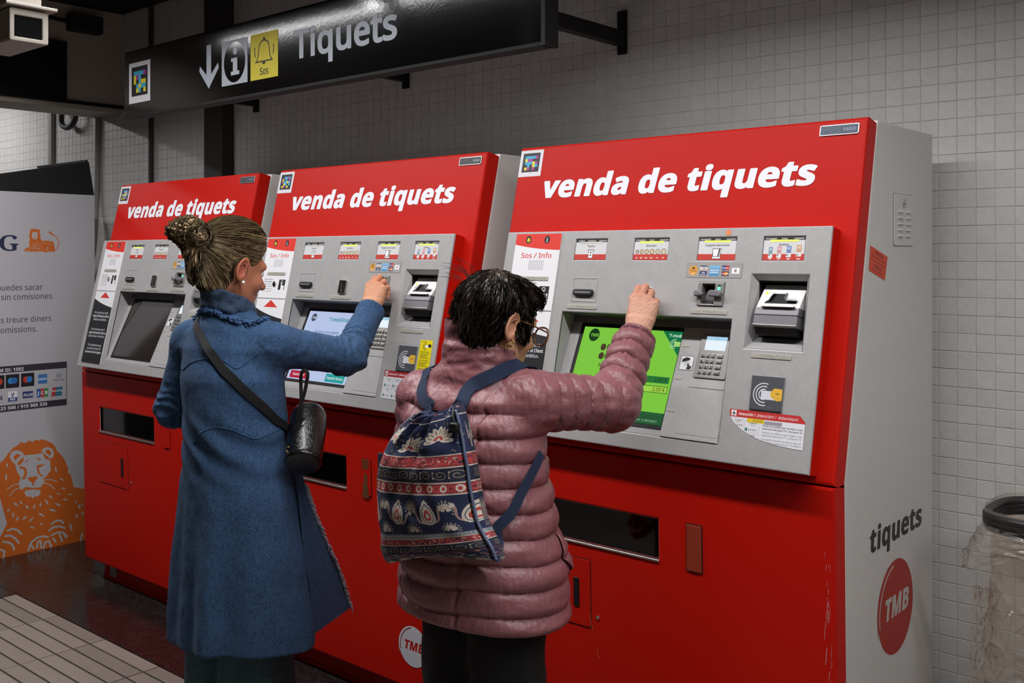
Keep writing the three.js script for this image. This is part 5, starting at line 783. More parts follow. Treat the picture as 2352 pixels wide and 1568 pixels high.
  // open front corner of the coat with its pale frayed edge
  { const A = [[0.2, 0.93, -0.1], [0.215, 0.8, -0.13], [0.215, 0.69, -0.18], [0.195, 0.56, -0.255], [0.182, 0.43, -0.312]], B = [[0.2, 0.93, -0.08], [0.225, 0.8, -0.08], [0.238, 0.69, -0.085], [0.25, 0.56, -0.1], [0.245, 0.415, -0.12]], q = [];
    const ca = new THREE.CatmullRomCurve3(A.map(p => V(...p))).getPoints(24), cb = new THREE.CatmullRomCurve3(B.map(p => V(...p))).getPoints(24), th = V(0.006, 0, 0.004);
    for (let i = 0; i < 24; i++) { const a = ca[i], b = ca[i + 1], c = cb[i + 1], d = cb[i], a2 = a.clone().sub(th), b2 = b.clone().sub(th), c2 = c.clone().sub(th), d2 = d.clone().sub(th); for (const f of [[a, d, c, b], [a2, b2, c2, d2], [a, b, b2, a2], [d, d2, c2, c]]) q.push(f.map(v => v.toArray())); }
    q.push([ca[24], cb[24], cb[24].clone().sub(th), ca[24].clone().sub(th)].map(v => v.toArray()));
    obj('coat_front', boxUV(toCreasedNormals(quads(q), 0.8)), M.wool, coatMesh, 'open front corner of the coat');
    reseed(73); const bits = []; for (let i = 0; i < 260; i++) { const k = 0.12 + 0.88 * i / 260, p = ca[Math.min(24, Math.floor(k * 24))].clone().lerp(ca[Math.min(24, Math.floor(k * 24) + 1)], (k * 24) % 1); bits.push(tube([p, p.clone().add(V(rr(0, 0.006), rr(-0.008, 0), rr(-0.012, -0.002))), p.clone().add(V(rr(-0.002, 0.008), rr(-0.018, -0.006), rr(-0.016, -0.004)))], 0.0016, 4, 4)); }
    obj('frayed_edge', merge(bits), M.frayPale, coatMesh, 'pale frayed front edge'); }
  // jeans and shoes
  obj('trousers', boxUV(meshField((x, y, z) => { const l = s => { const c = cap([s * 0.085 - 0.005, 0.62, -0.02], [s * 0.095 - 0.01, 0.03, -0.03], 0.105, 0.118); return c(x, y, z) - 0.004 * Math.cos(Math.atan2(z, x - s * 0.09) * 6); }; return smax(smax(smin(l(1), l(-1), 0.03), 0.045 - y, 0.006), y - 0.68, 0.01); }, [-0.27, 0, -0.2], [0.25, 0.72, 0.14], 0.012)), M.jeans, t, 'wide blue-green jeans');
  for (const s of [-1, 1]) obj('shoe', boxUV(meshField((x, y, z) => smax(smin(cap([s * 0.09 - 0.01, 0.035, 0.03], [s * 0.1 - 0.01, 0.03, -0.15], 0.04, 0.036)(x, y, z), cap([s * 0.09 - 0.01, 0.06, 0.02], [s * 0.09 - 0.01, 0.1, 0.02], 0.038)(x, y, z), 0.02), 0.002 - y, 0.004), [-0.2, -0.01, -0.22], [0.2, 0.16, 0.1], 0.008)), M.leather, t, 'black shoe');
  // head, hand, body
  const HM = new THREE.Matrix4().compose(V(-0.008, 1.52, 0.0), new THREE.Quaternion().setFromEuler(new THREE.Euler(-0.24, -0.06, 0.0, 'YXZ')), V(1.06, 1.06, 1.06)), nk0 = V(-0.014, 1.36, 0.014).applyMatrix4(HM.clone().invert()), hf = headField({ neck: nk0.toArray() });
  const tan = hexLin(0xb57a5c), pink = hexLin(0xa85a48), pale = hexLin(0xd09a78);
  const gHead = paint(meshField(hf, [-0.1, -0.22, -0.135], [0.1, 0.13, 0.12], 0.0032), (x, y, z) => { const n = 0.5 + 0.5 * fbm(x * 40, y * 40, z * 40), lip = Math.exp(-((y + 0.064) ** 2) / 0.00006 - x * x / 0.0005) * (z < -0.07 ? 1 : 0), ear = Math.abs(x) > 0.074 ? 0.5 : 0; const k = clamp(0.35 * n + ear + lip); return tan.map((c, i) => lerp(c, pink[i], k) * (0.92 + 0.12 * n)); }).applyMatrix4(HM);
  const eyes = [-1, 1].map(s => paint(new THREE.SphereGeometry(0.0115, 16, 12).translate(s * 0.031, 0.002, -0.0765), (x, y, z) => z < -0.085 && Math.hypot(x - s * 0.031, y - 0.002) < 0.0055 ? [0.03, 0.02, 0.01] : [0.75, 0.72, 0.68]).applyMatrix4(HM));
  const HF = frame([0.07, 1.379, -0.496], [-0.1, 0.62, -0.30], [0.22, 0.42, 0.85]);
  const hand = handField([[28, 78, 45, 6], [34, 82, 40, 3], [46, 80, 40, -1], [56, 76, 40, -5]], [[-0.02, 0.018, -0.012], [-0.034, 0.052, -0.034], [-0.026, 0.08, -0.052], [-0.014, 0.096, -0.066]]);
  const handTone = (x, y, z) => { const n = 0.5 + 0.5 * fbm(x * 60, y * 60, z * 60), k = clamp(0.25 * n + 0.35 * smooth(0.075, 0.1, y)); return pale.map((c, i) => lerp(c, hexLin(0xbf7458)[i], k)); };
  const gHand = paint(meshField(hand, [-0.07, -0.12, -0.1], [0.06, 0.16, 0.04], 0.0026), handTone).applyMatrix4(HF);
  const HL = frame([-0.165, 0.99, -0.165], [-0.05, -0.5, -0.6], [-0.9, 0.1, 0.1]);
  const gHandL = paint(meshField(hand, [-0.07, -0.12, -0.1], [0.06, 0.16, 0.04], 0.004), handTone).applyMatrix4(new THREE.Matrix4().makeScale(-1, 1, 1)).applyMatrix4(HL);
  { const ix = gHandL.index.array; for (let i = 0; i < ix.length; i += 3) { const q = ix[i]; ix[i] = ix[i + 1]; ix[i + 1] = q; } }
  const core = blend(0.04, cap([-0.012, 1.44, 0.02], [-0.015, 1.3, 0.01], 0.05, 0.06), (x, y, z) => smax(trunk(x, y, z, -0.035), Math.abs(y - 1.02) - 0.3, 0.03), cap([0.05, 1.29, -0.02], SR, 0.045), cap(SR, EL, 0.045, 0.036), cap(EL, WR, 0.036, 0.026), cap([-0.1, 1.28, 0.01], SL, 0.045), cap(SL, EL2, 0.042, 0.034), cap(EL2, WL, 0.034, 0.025), cap([0.08, 0.75, -0.02], [0.085, 0.08, -0.02], 0.075, 0.04), cap([-0.09, 0.75, -0.02], [-0.1, 0.08, -0.02], 0.075, 0.04), cap([0.085, 0.04, 0.0], [0.09, 0.03, -0.12], 0.03, 0.025), cap([-0.1, 0.04, 0.0], [-0.105, 0.03, -0.12], 0.03, 0.025));
  const gCore = paint(meshField(core, [-0.32, 0, -0.55], [0.24, 1.5, 0.2], 0.014), () => tan);
  obj('body', mergeC([gHead, ...eyes, gHand, gHandL, gCore]), skinMat(), t, 'tanned skin of the face, neck and raised hand');
  // hair pulled back into a high bun
  const shell = (x, y, z) => { let d = ell([0, 0.05, 0.022], [0.084, 0.094, 0.105])(x, y, z); d = smin(d, ell([0, -0.02, 0.05], [0.066, 0.06, 0.055])(x, y, z), 0.04); d = smin(d, ell([0, -0.06, 0.05], [0.045, 0.04, 0.035])(x, y, z), 0.03); d = smin(d, ell([0, 0.1, -0.01], [0.06, 0.04, 0.06])(x, y, z), 0.05);
    d = smax(d, -(z * 0.85 + y * 0.62 + 0.028), 0.02); const e = Math.hypot(Math.abs(x) - 0.085, (y + 0.012) * 0.8, z - 0.004) - 0.034; d = smax(d, -e, 0.012); const nk = 0.78 * (y + 0.055) + 0.62 * (z - 0.03); d = smax(d, -(y + 0.085) - 0 * nk, 0.02); return d + 0.0022 * Math.sin(Math.atan2(x, y - 0.04) * 26 + 6 * noise3(x * 18, y * 18, z * 18)) * smooth(0.3, 0, Math.abs(z + 0.4)) ; };
  const knotC = V(0.01, 0.055, 0.142), hairW = fieldIn(shell, HM);
  const gShell = meshField(shell, [-0.11, -0.12, -0.12], [0.11, 0.17, 0.15], 0.004);
  const blond = hexLin(0xe2c79c), brown = hexLin(0x8a7052), gold = hexLin(0xf6d9a2), ash = hexLin(0xc9ad82);
  const toneW1 = (p) => { const n = 0.5 + 0.5 * noise3(p.x * 45, p.y * 30, p.z * 22), a = n > 0.5 ? gold : n > 0.25 ? ash : brown; return a.slice(); };
  const hair = obj('hair', paint(gShell, (x, y, z) => ash).applyMatrix4(HM), hairMat(), t, 'fair streaked hair pulled back');
  reseed(81);
  const gS = meshField(shell, [-0.11, -0.12, -0.12], [0.11, 0.17, 0.15], 0.006);
  obj('strands', strands(gS, shell, p => knotC.clone().sub(p), 2600, { lift: 0.002, steps: 7, step: 0.012, stray: 0.25, flare: 0.004, radius: 0.0013, color: toneW1 }).applyMatrix4(HM), hairMat(), hair);
  { // bun: loops of hair wound around, and a tail falling from it
    const bits = [], bunMat = hairMat(), base = knotC.clone(); reseed(83);
    const core2 = (x, y, z) => { const X = x - knotC.x - 0.004, Y = y - knotC.y - 0.012, Z = z - knotC.z - 0.018; const q = Math.hypot(X / 0.048, Y / 0.042, Z / 0.052); let d = (q - 1) * 0.04; d = smin(d, cap([0.01, 0.045, 0.1], [0.01, 0.058, 0.135], 0.032, 0.036)(x, y, z), 0.02); d = smin(d, cap([0.014, 0.05, 0.15], [0.022, -0.055, 0.12], 0.027, 0.014)(x, y, z), 0.015); d = smin(d, cap([0.0, 0.067, 0.175], [-0.008, 0.06, 0.2], 0.027, 0.014)(x, y, z), 0.02); return d + 0.003 * Math.sin(22 * Math.atan2(Y, Z) + 60 * X) + 0.002 * noise3(x * 60, y * 60, z * 60); };
    const gB = meshField(core2, [-0.07, -0.09, 0.05], [0.09, 0.14, 0.25], 0.004);
    obj('bun', paint(gB.clone(), (x, y, z) => { const n = 0.5 + 0.5 * noise3(x * 50, y * 26, z * 50); return brown.map((c, i) => lerp(c, blond[i], n * 0.9)); }).applyMatrix4(HM), bunMat, hair, 'untidy high bun');
    obj('bun_strands', strands(gB, core2, (p, s) => { const r = p.clone().sub(knotC); return p.y < 0.025 && p.z < 0.18 ? V(0.1, -1, 0.02) : V(1, 0.15, 0.1).cross(r).normalize().multiplyScalar(s % 2 ? 1 : -1).add(V(0, 0, 0.15)); }, 1100, { lift: 0.003, steps: 7, step: 0.009, stray: 0.6, flare: 0.016, radius: 0.0013, color: () => { const r = rnd(); return (r > 0.55 ? gold : r > 0.25 ? ash : brown).slice(); } }).applyMatrix4(HM), bunMat, hair);
  }
  obj('earring', new THREE.SphereGeometry(0.0052, 14, 10).translate(0.086, -0.041, 0.004).applyMatrix4(HM), M.pearl, t, 'white pearl earring');
  // ---- handbag, worn across the body
  const bag = thing('handbag', 'black leather barrel handbag hanging at the hip of the person in the blue coat', 'handbag', [-2.71, 0, -1.8]);
  const strapPts = onCoat([[2.5, 1.372], [2.2, 1.365], [1.82, 1.345], [1.285, 1.295], [0.887, 1.227], [0.449, 1.157], [0.1, 1.105], [-0.161, 1.07], [-0.5, 1.03]], 0.002);
  obj('strap', ribbon(coat, [...strapPts, [0.235, 1.0, -0.075]], 0.026, 0.004, 0.002, 70, tt => tt > 0.93 ? 0 : 1), M.leather, bag, 'black leather strap');
  const ax = V(0.0, 0.16, 0.0), B0 = V(0.29, 0.955, -0.045), dirB = V(-0.52, 0.64, -0.52).normalize();
  const bm = frame(B0.toArray(), dirB.toArray(), [0.9, 0.2, 0.3]);
  obj('barrel', boxUV(new THREE.LatheGeometry([[0, -0.012], [0.046, -0.012], [0.052, -0.006], [0.053, 0.004], [0.05, 0.008], [0.053, 0.014], [0.056, 0.06], [0.057, 0.12], [0.054, 0.17], [0.046, 0.19], [0.03, 0.2], [0, 0.202]].map(p => new THREE.Vector2(...p)), 36).applyMatrix4(bm)), M.leather, bag, 'glossy black barrel body');
  obj('end_piping', new THREE.TorusGeometry(0.0525, 0.0025, 8, 40).rotateX(Math.PI / 2).translate(0, 0.002, 0).applyMatrix4(bm), M.leather, bag);
  obj('handle', tube([[0.255, 1.01, -0.05], [0.25, 1.08, -0.05], [0.262, 1.17, -0.07], [0.262, 1.215, -0.075], [0.245, 1.215, -0.07], [0.24, 1.12, -0.07], [0.245, 1.04, -0.06], [0.25, 0.99, -0.05]].map(p => [p[0] + 0.008, p[1], p[2]]), 0.0055, 60, 8), M.leather, bag, 'thin looped handle');
  obj('clasp', merge([new THREE.TorusGeometry(0.007, 0.0016, 8, 20).applyMatrix4(frame([0.262, 0.992, -0.012], [0, 1, 0], [0.6, 0, 0.8])), tube([[0.264, 0.986, -0.008], [0.274, 0.972, -0.008], [0.28, 0.962, -0.01]], 0.0017, 8, 6), tube([[0.268, 0.984, -0.006], [0.279, 0.968, -0.006]], 0.0015, 6, 6)]), M.gold, bag, 'gold clasp');
}

// ------------------------------------------------------------------ person at the green screen: quilted jacket
{
  const t = thing('person', 'person in a dusty pink quilted jacket with short dark hair and glasses', 'person', [-1.7, 0, -1.84]);
  const rows = [[0.69, 0.005, 0, 0.225, 0.182], [0.80, 0.0, 0, 0.222, 0.178], [0.92, -0.01, 0, 0.203, 0.163], [1.05, -0.03, 0, 0.196, 0.156], [1.14, -0.035, 0, 0.19, 0.148], [1.21, -0.035, 0, 0.165, 0.122], [1.26, -0.03, 0, 0.118, 0.095], [1.31, -0.02, -0.005, 0.078, 0.078]];
  const trunk = column(rows);
  const SR = [0.112, 1.205, -0.04], EL = [0.186, 1.182, -0.292], WR = [0.153, 1.345, -0.452], SL = [-0.178, 1.19, 0.02], EL2 = [-0.222, 0.95, 0.03], WL = [-0.17, 0.76, -0.1];
  const pk = (x, y, z) => 0.0022 * noise3(x * 9, y * 22, z * 9) + 0.0008 * noise3(x * 60, y * 18, z * 60);
  const armR = limb([[0.03, 1.215, -0.02], SR, EL, WR], [0.072, 0.07, 0.062, 0.05], (s, x, y, z) => baffle(s + 0.004 * noise3(x * 12, y * 12, z * 12), 0.047, 0.0125) - 0.006 + pk(x, y, z) * 1.3);
  const armL = limb([[-0.1, 1.2, 0.01], SL, EL2, WL], [0.07, 0.066, 0.058, 0.048], (s, x, y, z) => baffle(s, 0.05, 0.011) - 0.005 + pk(x, y, z));
  const crease = (v, w, A) => A * Math.exp(-(v * v) / (w * w));
  const field = (x, y, z) => {
    const sag = 0.006 * noise3(x * 5, 3, z * 5) + 0.012 * x, b = lerp(baffle(y + sag, 0.0565, 0.0135) - 0.004, 0.004, smooth(1.2, 1.25, y));
    const seam = z > 0 ? crease(x - 0.085 + 0.03 * (1.05 - y), 0.005, 0.006) + crease(x + 0.13 - 0.02 * (1.05 - y), 0.005, 0.006) : 0;
    let d = trunk(x, y, z) - b + seam - pk(x, y, z);
    d = smax(d, 0.69 + 0.01 * Math.cos(x * 9) - y, 0.02);
    const aR = armR(x, y, z), aL = armL(x, y, z); d = smin(d, aR, 0.028); d = smin(d, aL, 0.02);
    // standing collar, open inside
    const cx = x + 0.012, cz = z + 0.008 + (y - 1.3) * 0.12, k = Math.hypot(cx / 0.086, cz / 0.085), top = 1.34 + 0.06 * (z > 0 ? z : z * 3);
    d = smin(d, smax((Math.abs(k - 1) - 0.11) * 0.08 - 0.003 * noise3(x * 16, y * 40, z * 16), smax(1.26 - y, y - top, 0.01), 0.012), 0.018);
    return smax(d, -smax((k - 0.86) * 0.08, 1.285 - y, 0.01), 0.006);
  };
  const endCut = (p, q) => { const d = V(q[0] - p[0], q[1] - p[1], q[2] - p[2]).normalize(); return (x, y, z) => (x - q[0]) * d.x + (y - q[1]) * d.y + (z - q[2]) * d.z; };
  const cR = endCut(EL, WR), cL = endCut(EL2, WL);
  const jacket = (x, y, z) => { let d = field(x, y, z); if (Math.hypot(x - WR[0], y - WR[1], z - WR[2]) < 0.11) d = smax(d, cR(x, y, z), 0.01); if (Math.hypot(x - WL[0], y - WL[1], z - WL[2]) < 0.08) d = smax(d, cL(x, y, z), 0.01); return d; };
  const jk = obj('jacket', boxUV(meshField(jacket, [-0.32, 0.66, -0.53], [0.29, 1.4, 0.23], 0.0052)), M.puffer, t, 'dusty pink quilted jacket');
  { const pts = []; for (let i = 0; i <= 40; i++) { const a = -0.4 + i / 40 * 4.0, z = 0.085 * Math.sin(a); pts.push(V(-0.012 + Math.cos(a) * 0.086, 1.341 + 0.06 * (z > 0 ? z : z * 3), z - 0.014)); } obj('collar_piping', tube(pts, 0.0028, 80, 6), M.pufferEdge, jk, 'pale piping of the collar'); }
  obj('pocket_flap', boxUV(meshField((x, y, z) => smax(Math.abs(jacket(x, y, z) - 0.006) - 0.004, Math.max(Math.abs(y - 0.835 - (z + 0.1) * 0.8) - 0.032, Math.abs(z + 0.1) - 0.045), 0.006), [0.1, 0.74, -0.18], [0.27, 0.92, 0.0], 0.005)), M.puffer, jk, 'pocket flap');
  obj('trousers', boxUV(meshField((x, y, z) => { const l = s => cap([s * 0.078, 0.78, 0.0], [s * 0.09, 0.03, -0.01], 0.1, 0.075)(x, y, z) - 0.004 * noise3(x * 14, y * 8, z * 14); return smax(smax(smin(l(1), l(-1), 0.035), 0.05 - y, 0.006), y - 0.8, 0.01); }, [-0.22, 0, -0.15], [0.22, 0.84, 0.14], 0.012)), M.blackCloth, t, 'black trousers');
  for (const s of [-1, 1]) obj('shoe', boxUV(meshField((x, y, z) => smax(smin(cap([s * 0.09, 0.035, 0.04], [s * 0.1, 0.03, -0.13], 0.038, 0.034)(x, y, z), cap([s * 0.09, 0.06, 0.03], [s * 0.09, 0.1, 0.03], 0.036)(x, y, z), 0.02), 0.002 - y, 0.004), [-0.2, -0.01, -0.2], [0.2, 0.16, 0.11], 0.008)), M.leather, t, 'black shoe');
  // head, hands, body
  const HM = new THREE.Matrix4().compose(V(0.02, 1.388, -0.034), new THREE.Quaternion().setFromEuler(new THREE.Euler(-0.26, -0.24, 0.03, 'YXZ')), V(1, 1, 1)), hf = headField({ neck: V(-0.012, 1.25, -0.005).applyMatrix4(HM.clone().invert()).toArray() });
  const sk = hexLin(0xc49a76), pinkish = hexLin(0xb87a64), handC = hexLin(0xd0a088);
  const gHead = paint(meshField(hf, [-0.1, -0.22, -0.135], [0.1, 0.13, 0.14], 0.003), (x, y, z) => { const n = 0.5 + 0.5 * fbm(x * 40, y * 40, z * 40), lip = Math.exp(-((y + 0.064) ** 2) / 0.00006 - x * x / 0.0005) * (z < -0.07 ? 1 : 0), ear = Math.abs(x) > 0.074 ? 0.45 : 0; const k = clamp(0.3 * n + ear + lip); return sk.map((c, i) => lerp(c, pinkish[i], k) * (0.92 + 0.12 * n)); }).applyMatrix4(HM);
  const eyes = [-1, 1].map(s => paint(new THREE.SphereGeometry(0.0115, 16, 12).translate(s * 0.031, 0.002, -0.0765), (x, y, z) => z < -0.085 && Math.hypot(x - s * 0.031, y - 0.002) < 0.0055 ? [0.03, 0.02, 0.01] : [0.75, 0.72, 0.68]).applyMatrix4(HM));
  const hand = handField([[22, 82, 45, 5], [28, 84, 40, 2], [38, 82, 40, -2], [50, 78, 40, -6]], [[-0.02, 0.018, -0.012], [-0.034, 0.052, -0.034], [-0.026, 0.082, -0.052], [-0.012, 0.1, -0.064]]);
  const handTone = (x, y, z) => { const n = 0.5 + 0.5 * fbm(x * 60, y * 60, z * 60), k = clamp(0.3 * n + 0.35 * smooth(0.075, 0.1, y)); return handC.map((c, i) => lerp(c, hexLin(0xb06a56)[i], k)); };
  const HF = frame([0.15, 1.36, -0.462], [-0.06, 0.86, -0.4], [0.3, 0.4, 0.85]);
  const gHand = paint(meshField(hand, [-0.07, -0.12, -0.1], [0.06, 0.16, 0.04], 0.0025), handTone).applyMatrix4(HF);
  const HL = frame([-0.168, 0.745, -0.115], [0.1, -0.8, -0.45], [-0.9, 0.1, 0.2]);
  const gHandL = paint(meshField(hand, [-0.07, -0.12, -0.1], [0.06, 0.16, 0.04], 0.004), handTone).applyMatrix4(new THREE.Matrix4().makeScale(-1, 1, 1)).applyMatrix4(HL);
  { const ix = gHandL.index.array; for (let i = 0; i < ix.length; i += 3) { const q = ix[i]; ix[i] = ix[i + 1]; ix[i + 1] = q; } }
  const core = blend(0.04, cap([-0.005, 1.34, -0.01], [-0.015, 1.2, 0], 0.045, 0.055), (x, y, z) => smax(trunk(x, y, z, -0.045), Math.abs(y - 0.95) - 0.25, 0.03), cap([0.03, 1.19, -0.02], SR, 0.04), cap(SR, EL, 0.04, 0.034), cap(EL, WR, 0.034, 0.025), cap([-0.1, 1.18, 0.01], SL, 0.04), cap(SL, EL2, 0.04, 0.033), cap(EL2, WL, 0.033, 0.024), cap([0.075, 0.72, 0], [0.085, 0.08, -0.01], 0.07, 0.038), cap([-0.075, 0.72, 0], [-0.085, 0.08, -0.01], 0.07, 0.038), cap([0.088, 0.035, 0.01], [0.095, 0.03, -0.1], 0.028, 0.024), cap([-0.088, 0.035, 0.01], [-0.095, 0.03, -0.1], 0.028, 0.024));
  obj('body', mergeC([gHead, ...eyes, gHand, gHandL, paint(meshField(core, [-0.3, 0, -0.5], [0.26, 1.4, 0.2], 0.014), () => sk)]), skinMat(), t, 'skin of the face, neck and raised hand');
  // short dark hair
  const shell = (x, y, z) => { let d = ell([0, 0.042, 0.014], [0.085, 0.09, 0.102])(x, y, z); d = smin(d, ell([0, 0.005, 0.056], [0.073, 0.07, 0.054])(x, y, z), 0.04); d = smin(d, ell([0, -0.045, 0.05], [0.056, 0.055, 0.036])(x, y, z), 0.03); d = smin(d, ell([0, 0.075, -0.062], [0.066, 0.036, 0.05])(x, y, z), 0.04);
    d = smax(d, -(z * 0.75 + y * 0.68 + 0.012), 0.016); const side = ell([Math.sign(x) * 0.071, 0.006, -0.032], [0.012, 0.04, 0.014])(x, y, z); const e = Math.hypot(Math.abs(x) - 0.09, (y + 0.012) * 0.75, z - 0.014) - 0.03; d = smax(d, -e, 0.01); d = smin(d, side, 0.008); return d + 0.003 * noise3(x * 30, y * 14, z * 30) + 0.0015 * noise3(x * 90, y * 40, z * 90); };
  const gSh = meshField(shell, [-0.11, -0.12, -0.13], [0.11, 0.16, 0.15], 0.0035), dark = hexLin(0x33271f), mid = hexLin(0x544438), lite = hexLin(0x85725f);
  const toneW2 = p => { const n = 0.5 + 0.5 * noise3(p.x * 30, p.y * 20, p.z * 30); const a = n > 0.72 ? lite : n > 0.4 ? mid : dark; return a.slice(); };
  const hair = obj('hair', paint(gSh.clone(), (x, y, z) => dark.map(c => c * 0.9)).applyMatrix4(HM), hairMat(), t, 'short dark brown hair');
  reseed(91); const crown = V(0.02, 0.128, 0.045);
  obj('strands', strands(gSh, shell, p => p.clone().sub(crown).normalize().add(V(0, -0.45, p.z < -0.02 ? -0.3 : 0.1)), 3200, { lift: 0.005, steps: 6, step: 0.0085, stray: 0.7, flare: 0.02, radius: 0.001, color: toneW2 }).applyMatrix4(HM), hairMat(), hair);
  { const bits = []; reseed(93); for (let i = 0; i < 26; i++) { const p = V(-0.03 + rr(-0.02, 0.02), 0.1 + rr(-0.03, 0.02), 0.09 + rr(-0.01, 0.02)); settle(shell, p, 0); const d = V(-0.3 + rr(-0.3, 0.2), rr(0.1, 0.7), 0.6 + rr(-0.2, 0.3)).normalize(), l = rr(0.03, 0.075), s = V(rr(-1, 1), rr(0.2, 1), rr(-1, 1)); bits.push(tube([p, p.clone().addScaledVector(d, l * 0.5).addScaledVector(s, l * 0.15), p.clone().addScaledVector(d, l).addScaledVector(s, l * -0.1)], 0.0005, 8, 3)); } obj('flyaway_hair', merge(bits).applyMatrix4(HM), std({ color: 0x2a201b, roughness: 0.6 }), hair); }
  // glasses
  { const tort = phys({ color: 0x6b3f24, roughness: 0.25, clearcoat: 0.5 }), gl = thing('glasses', 'brown plastic glasses worn by the person with short dark hair', 'glasses', [-1.7, 0, -1.84]), ap = g => g.applyMatrix4(HM);
    const rim = s => { const q = []; for (let i = 0; i < 28; i++) { const a = i / 28 * PI2, c = Math.cos(a), sn = Math.sin(a); q.push(V(s * 0.036 + Math.sign(c) * Math.abs(c) ** 0.75 * 0.029, -0.004 + Math.sign(sn) * Math.abs(sn) ** 0.8 * 0.023, -0.114 + 0.12 * Math.abs(s * 0.036 + c * 0.029) * 0.5 - 0.002)); } return q; };
    for (const s of [-1, 1]) { obj('rim', ap(tube(rim(s), 0.0024, 56, 8, true)), tort, gl); const sh = new THREE.Shape(rim(s).map(p => new THREE.Vector2(p.x, p.y))); obj('lens', ap(new THREE.ShapeGeometry(sh).translate(0, 0, -0.1105)), phys({ color: 0xffffff, transmission: 1, roughness: 0.02, thickness: 0 }), gl, 'clear lens');
      obj('temple', ap(tube([[s * 0.066, 0.006, -0.108], [s * 0.076, 0.008, -0.08], [s * 0.083, 0.012, -0.03], [s * 0.083, 0.012, 0.005], [s * 0.083, -0.006, 0.03]], 0.0022, 30, 7)), tort, gl); }
    obj('bridge', ap(tube([[-0.009, 0.0, -0.115], [0, 0.004, -0.118], [0.009, 0.0, -0.115]], 0.0022, 10, 7)), tort, gl);
  }
  obj('earring', new THREE.TorusGeometry(0.0075, 0.0022, 8, 20, 5.2).applyMatrix4(new THREE.Matrix4().makeRotationY(0.6)).translate(0.083, -0.045, 0.008).applyMatrix4(HM), M.gold, t, 'small gold hoop earring');
  // coin held at the slot
  tag(obj('coin', rodZ(0.0115, 0, 0, -0.001, 0.001, 24).rotateY(1.2).translate(-1.594, 1.449, -2.387), M.dullSteel), 'silver coin held at the coin slot of the machine with the green screen', 'coin');

  // ---- drawstring backpack
  const bp = thing('backpack', 'navy drawstring backpack with red and cream paisley bands on the quilted jacket', 'backpack', [-1.7, 0, -1.84]);
  T.paisley = canvasTex(1024, 1200, (g, w, h) => { g.scale(1.3, 1); w = 788;
    reseed(101); const CR = '#c9bfb0', RD = '#a83a3a', NV = '#1d2647', GY = '#7a8790', TN = '#8d7f6a';
    g.fillStyle = NV; g.fillRect(0, 0, w, h); for (let i = 0; i < 5000; i++) { g.fillStyle = rnd() > 0.5 ? 'rgba(60,72,120,0.25)' : 'rgba(8,10,24,0.3)'; g.fillRect(rnd() * w, rnd() * h, 3, 2); }
    const dots = (y, c, n, r) => { for (let i = 0; i < n; i++) disc(g, (i + 0.5) * w / n, y, r, r, c); };
    const petal = (x, y, a, l, ww) => { g.save(); g.translate(x, y); g.rotate(a); g.beginPath(); g.ellipse(0, -l * 0.6, ww, l * 0.5, 0, 0, PI2); g.fillStyle = CR; g.fill(); g.beginPath(); g.ellipse(0, -l * 0.6, ww * 0.4, l * 0.26, 0, 0, PI2); g.fillStyle = TN; g.fill(); g.restore(); };
    const fan = (x, y, s) => { for (let i = -4; i <= 4; i++) petal(x, y, i * 0.42, s, s * 0.17); for (let i = -5; i <= 5; i++) { const a = i * 0.42 + 0.2; disc(g, x + Math.sin(a) * s * 1.25, y - Math.cos(a) * s * 1.25, 4, 4, CR); disc(g, x + Math.sin(a) * s * 1.4, y - Math.cos(a) * s * 1.4, 5, 5, TN); } g.beginPath(); g.arc(x, y, s * 0.36, Math.PI, 0); g.fillStyle = RD; g.fill(); g.strokeStyle = CR; g.lineWidth = 6; g.stroke(); disc(g, x, y - 6, s * 0.12, s * 0.12, CR); disc(g, x - s * 0.4, y + s * 0.12, 10, 10, CR); disc(g, x + s * 0.4, y + s * 0.12, 10, 10, CR); };
    const pais = (x, y, s, a) => { g.save(); g.translate(x, y); g.rotate(a); const tear = (k, c) => { g.beginPath(); g.moveTo(0, -s * k); g.bezierCurveTo(s * 0.75 * k, -s * 0.3 * k, s * 0.62 * k, s * 0.62 * k, 0, s * 0.62 * k); g.bezierCurveTo(-s * 0.62 * k, s * 0.62 * k, -s * 0.75 * k, -s * 0.3 * k, 0, -s * k); g.fillStyle = c; g.fill(); }; tear(1.15, CR); tear(0.86, NV); tear(0.78, CR); tear(0.52, RD); tear(0.26, CR); for (let i = 0; i < 18; i++) { const b = i / 18 * PI2; disc(g, Math.sin(b) * s * 0.72, Math.cos(b) * s * 0.78 - s * 0.08, 4, 4, NV); } for (const q of [-1, 1]) { g.strokeStyle = CR; g.lineWidth = 11; g.beginPath(); g.moveTo(q * s * 0.4, s * 0.5); g.bezierCurveTo(q * s * 1.1, s * 0.4, q * s * 0.7, -s * 0.4, q * s * 1.15, -s * 0.5); g.stroke(); g.strokeStyle = RD; g.lineWidth = 4; g.stroke(); disc(g, q * s * 1.15, -s * 0.5, 13, 13, CR); } g.restore(); };
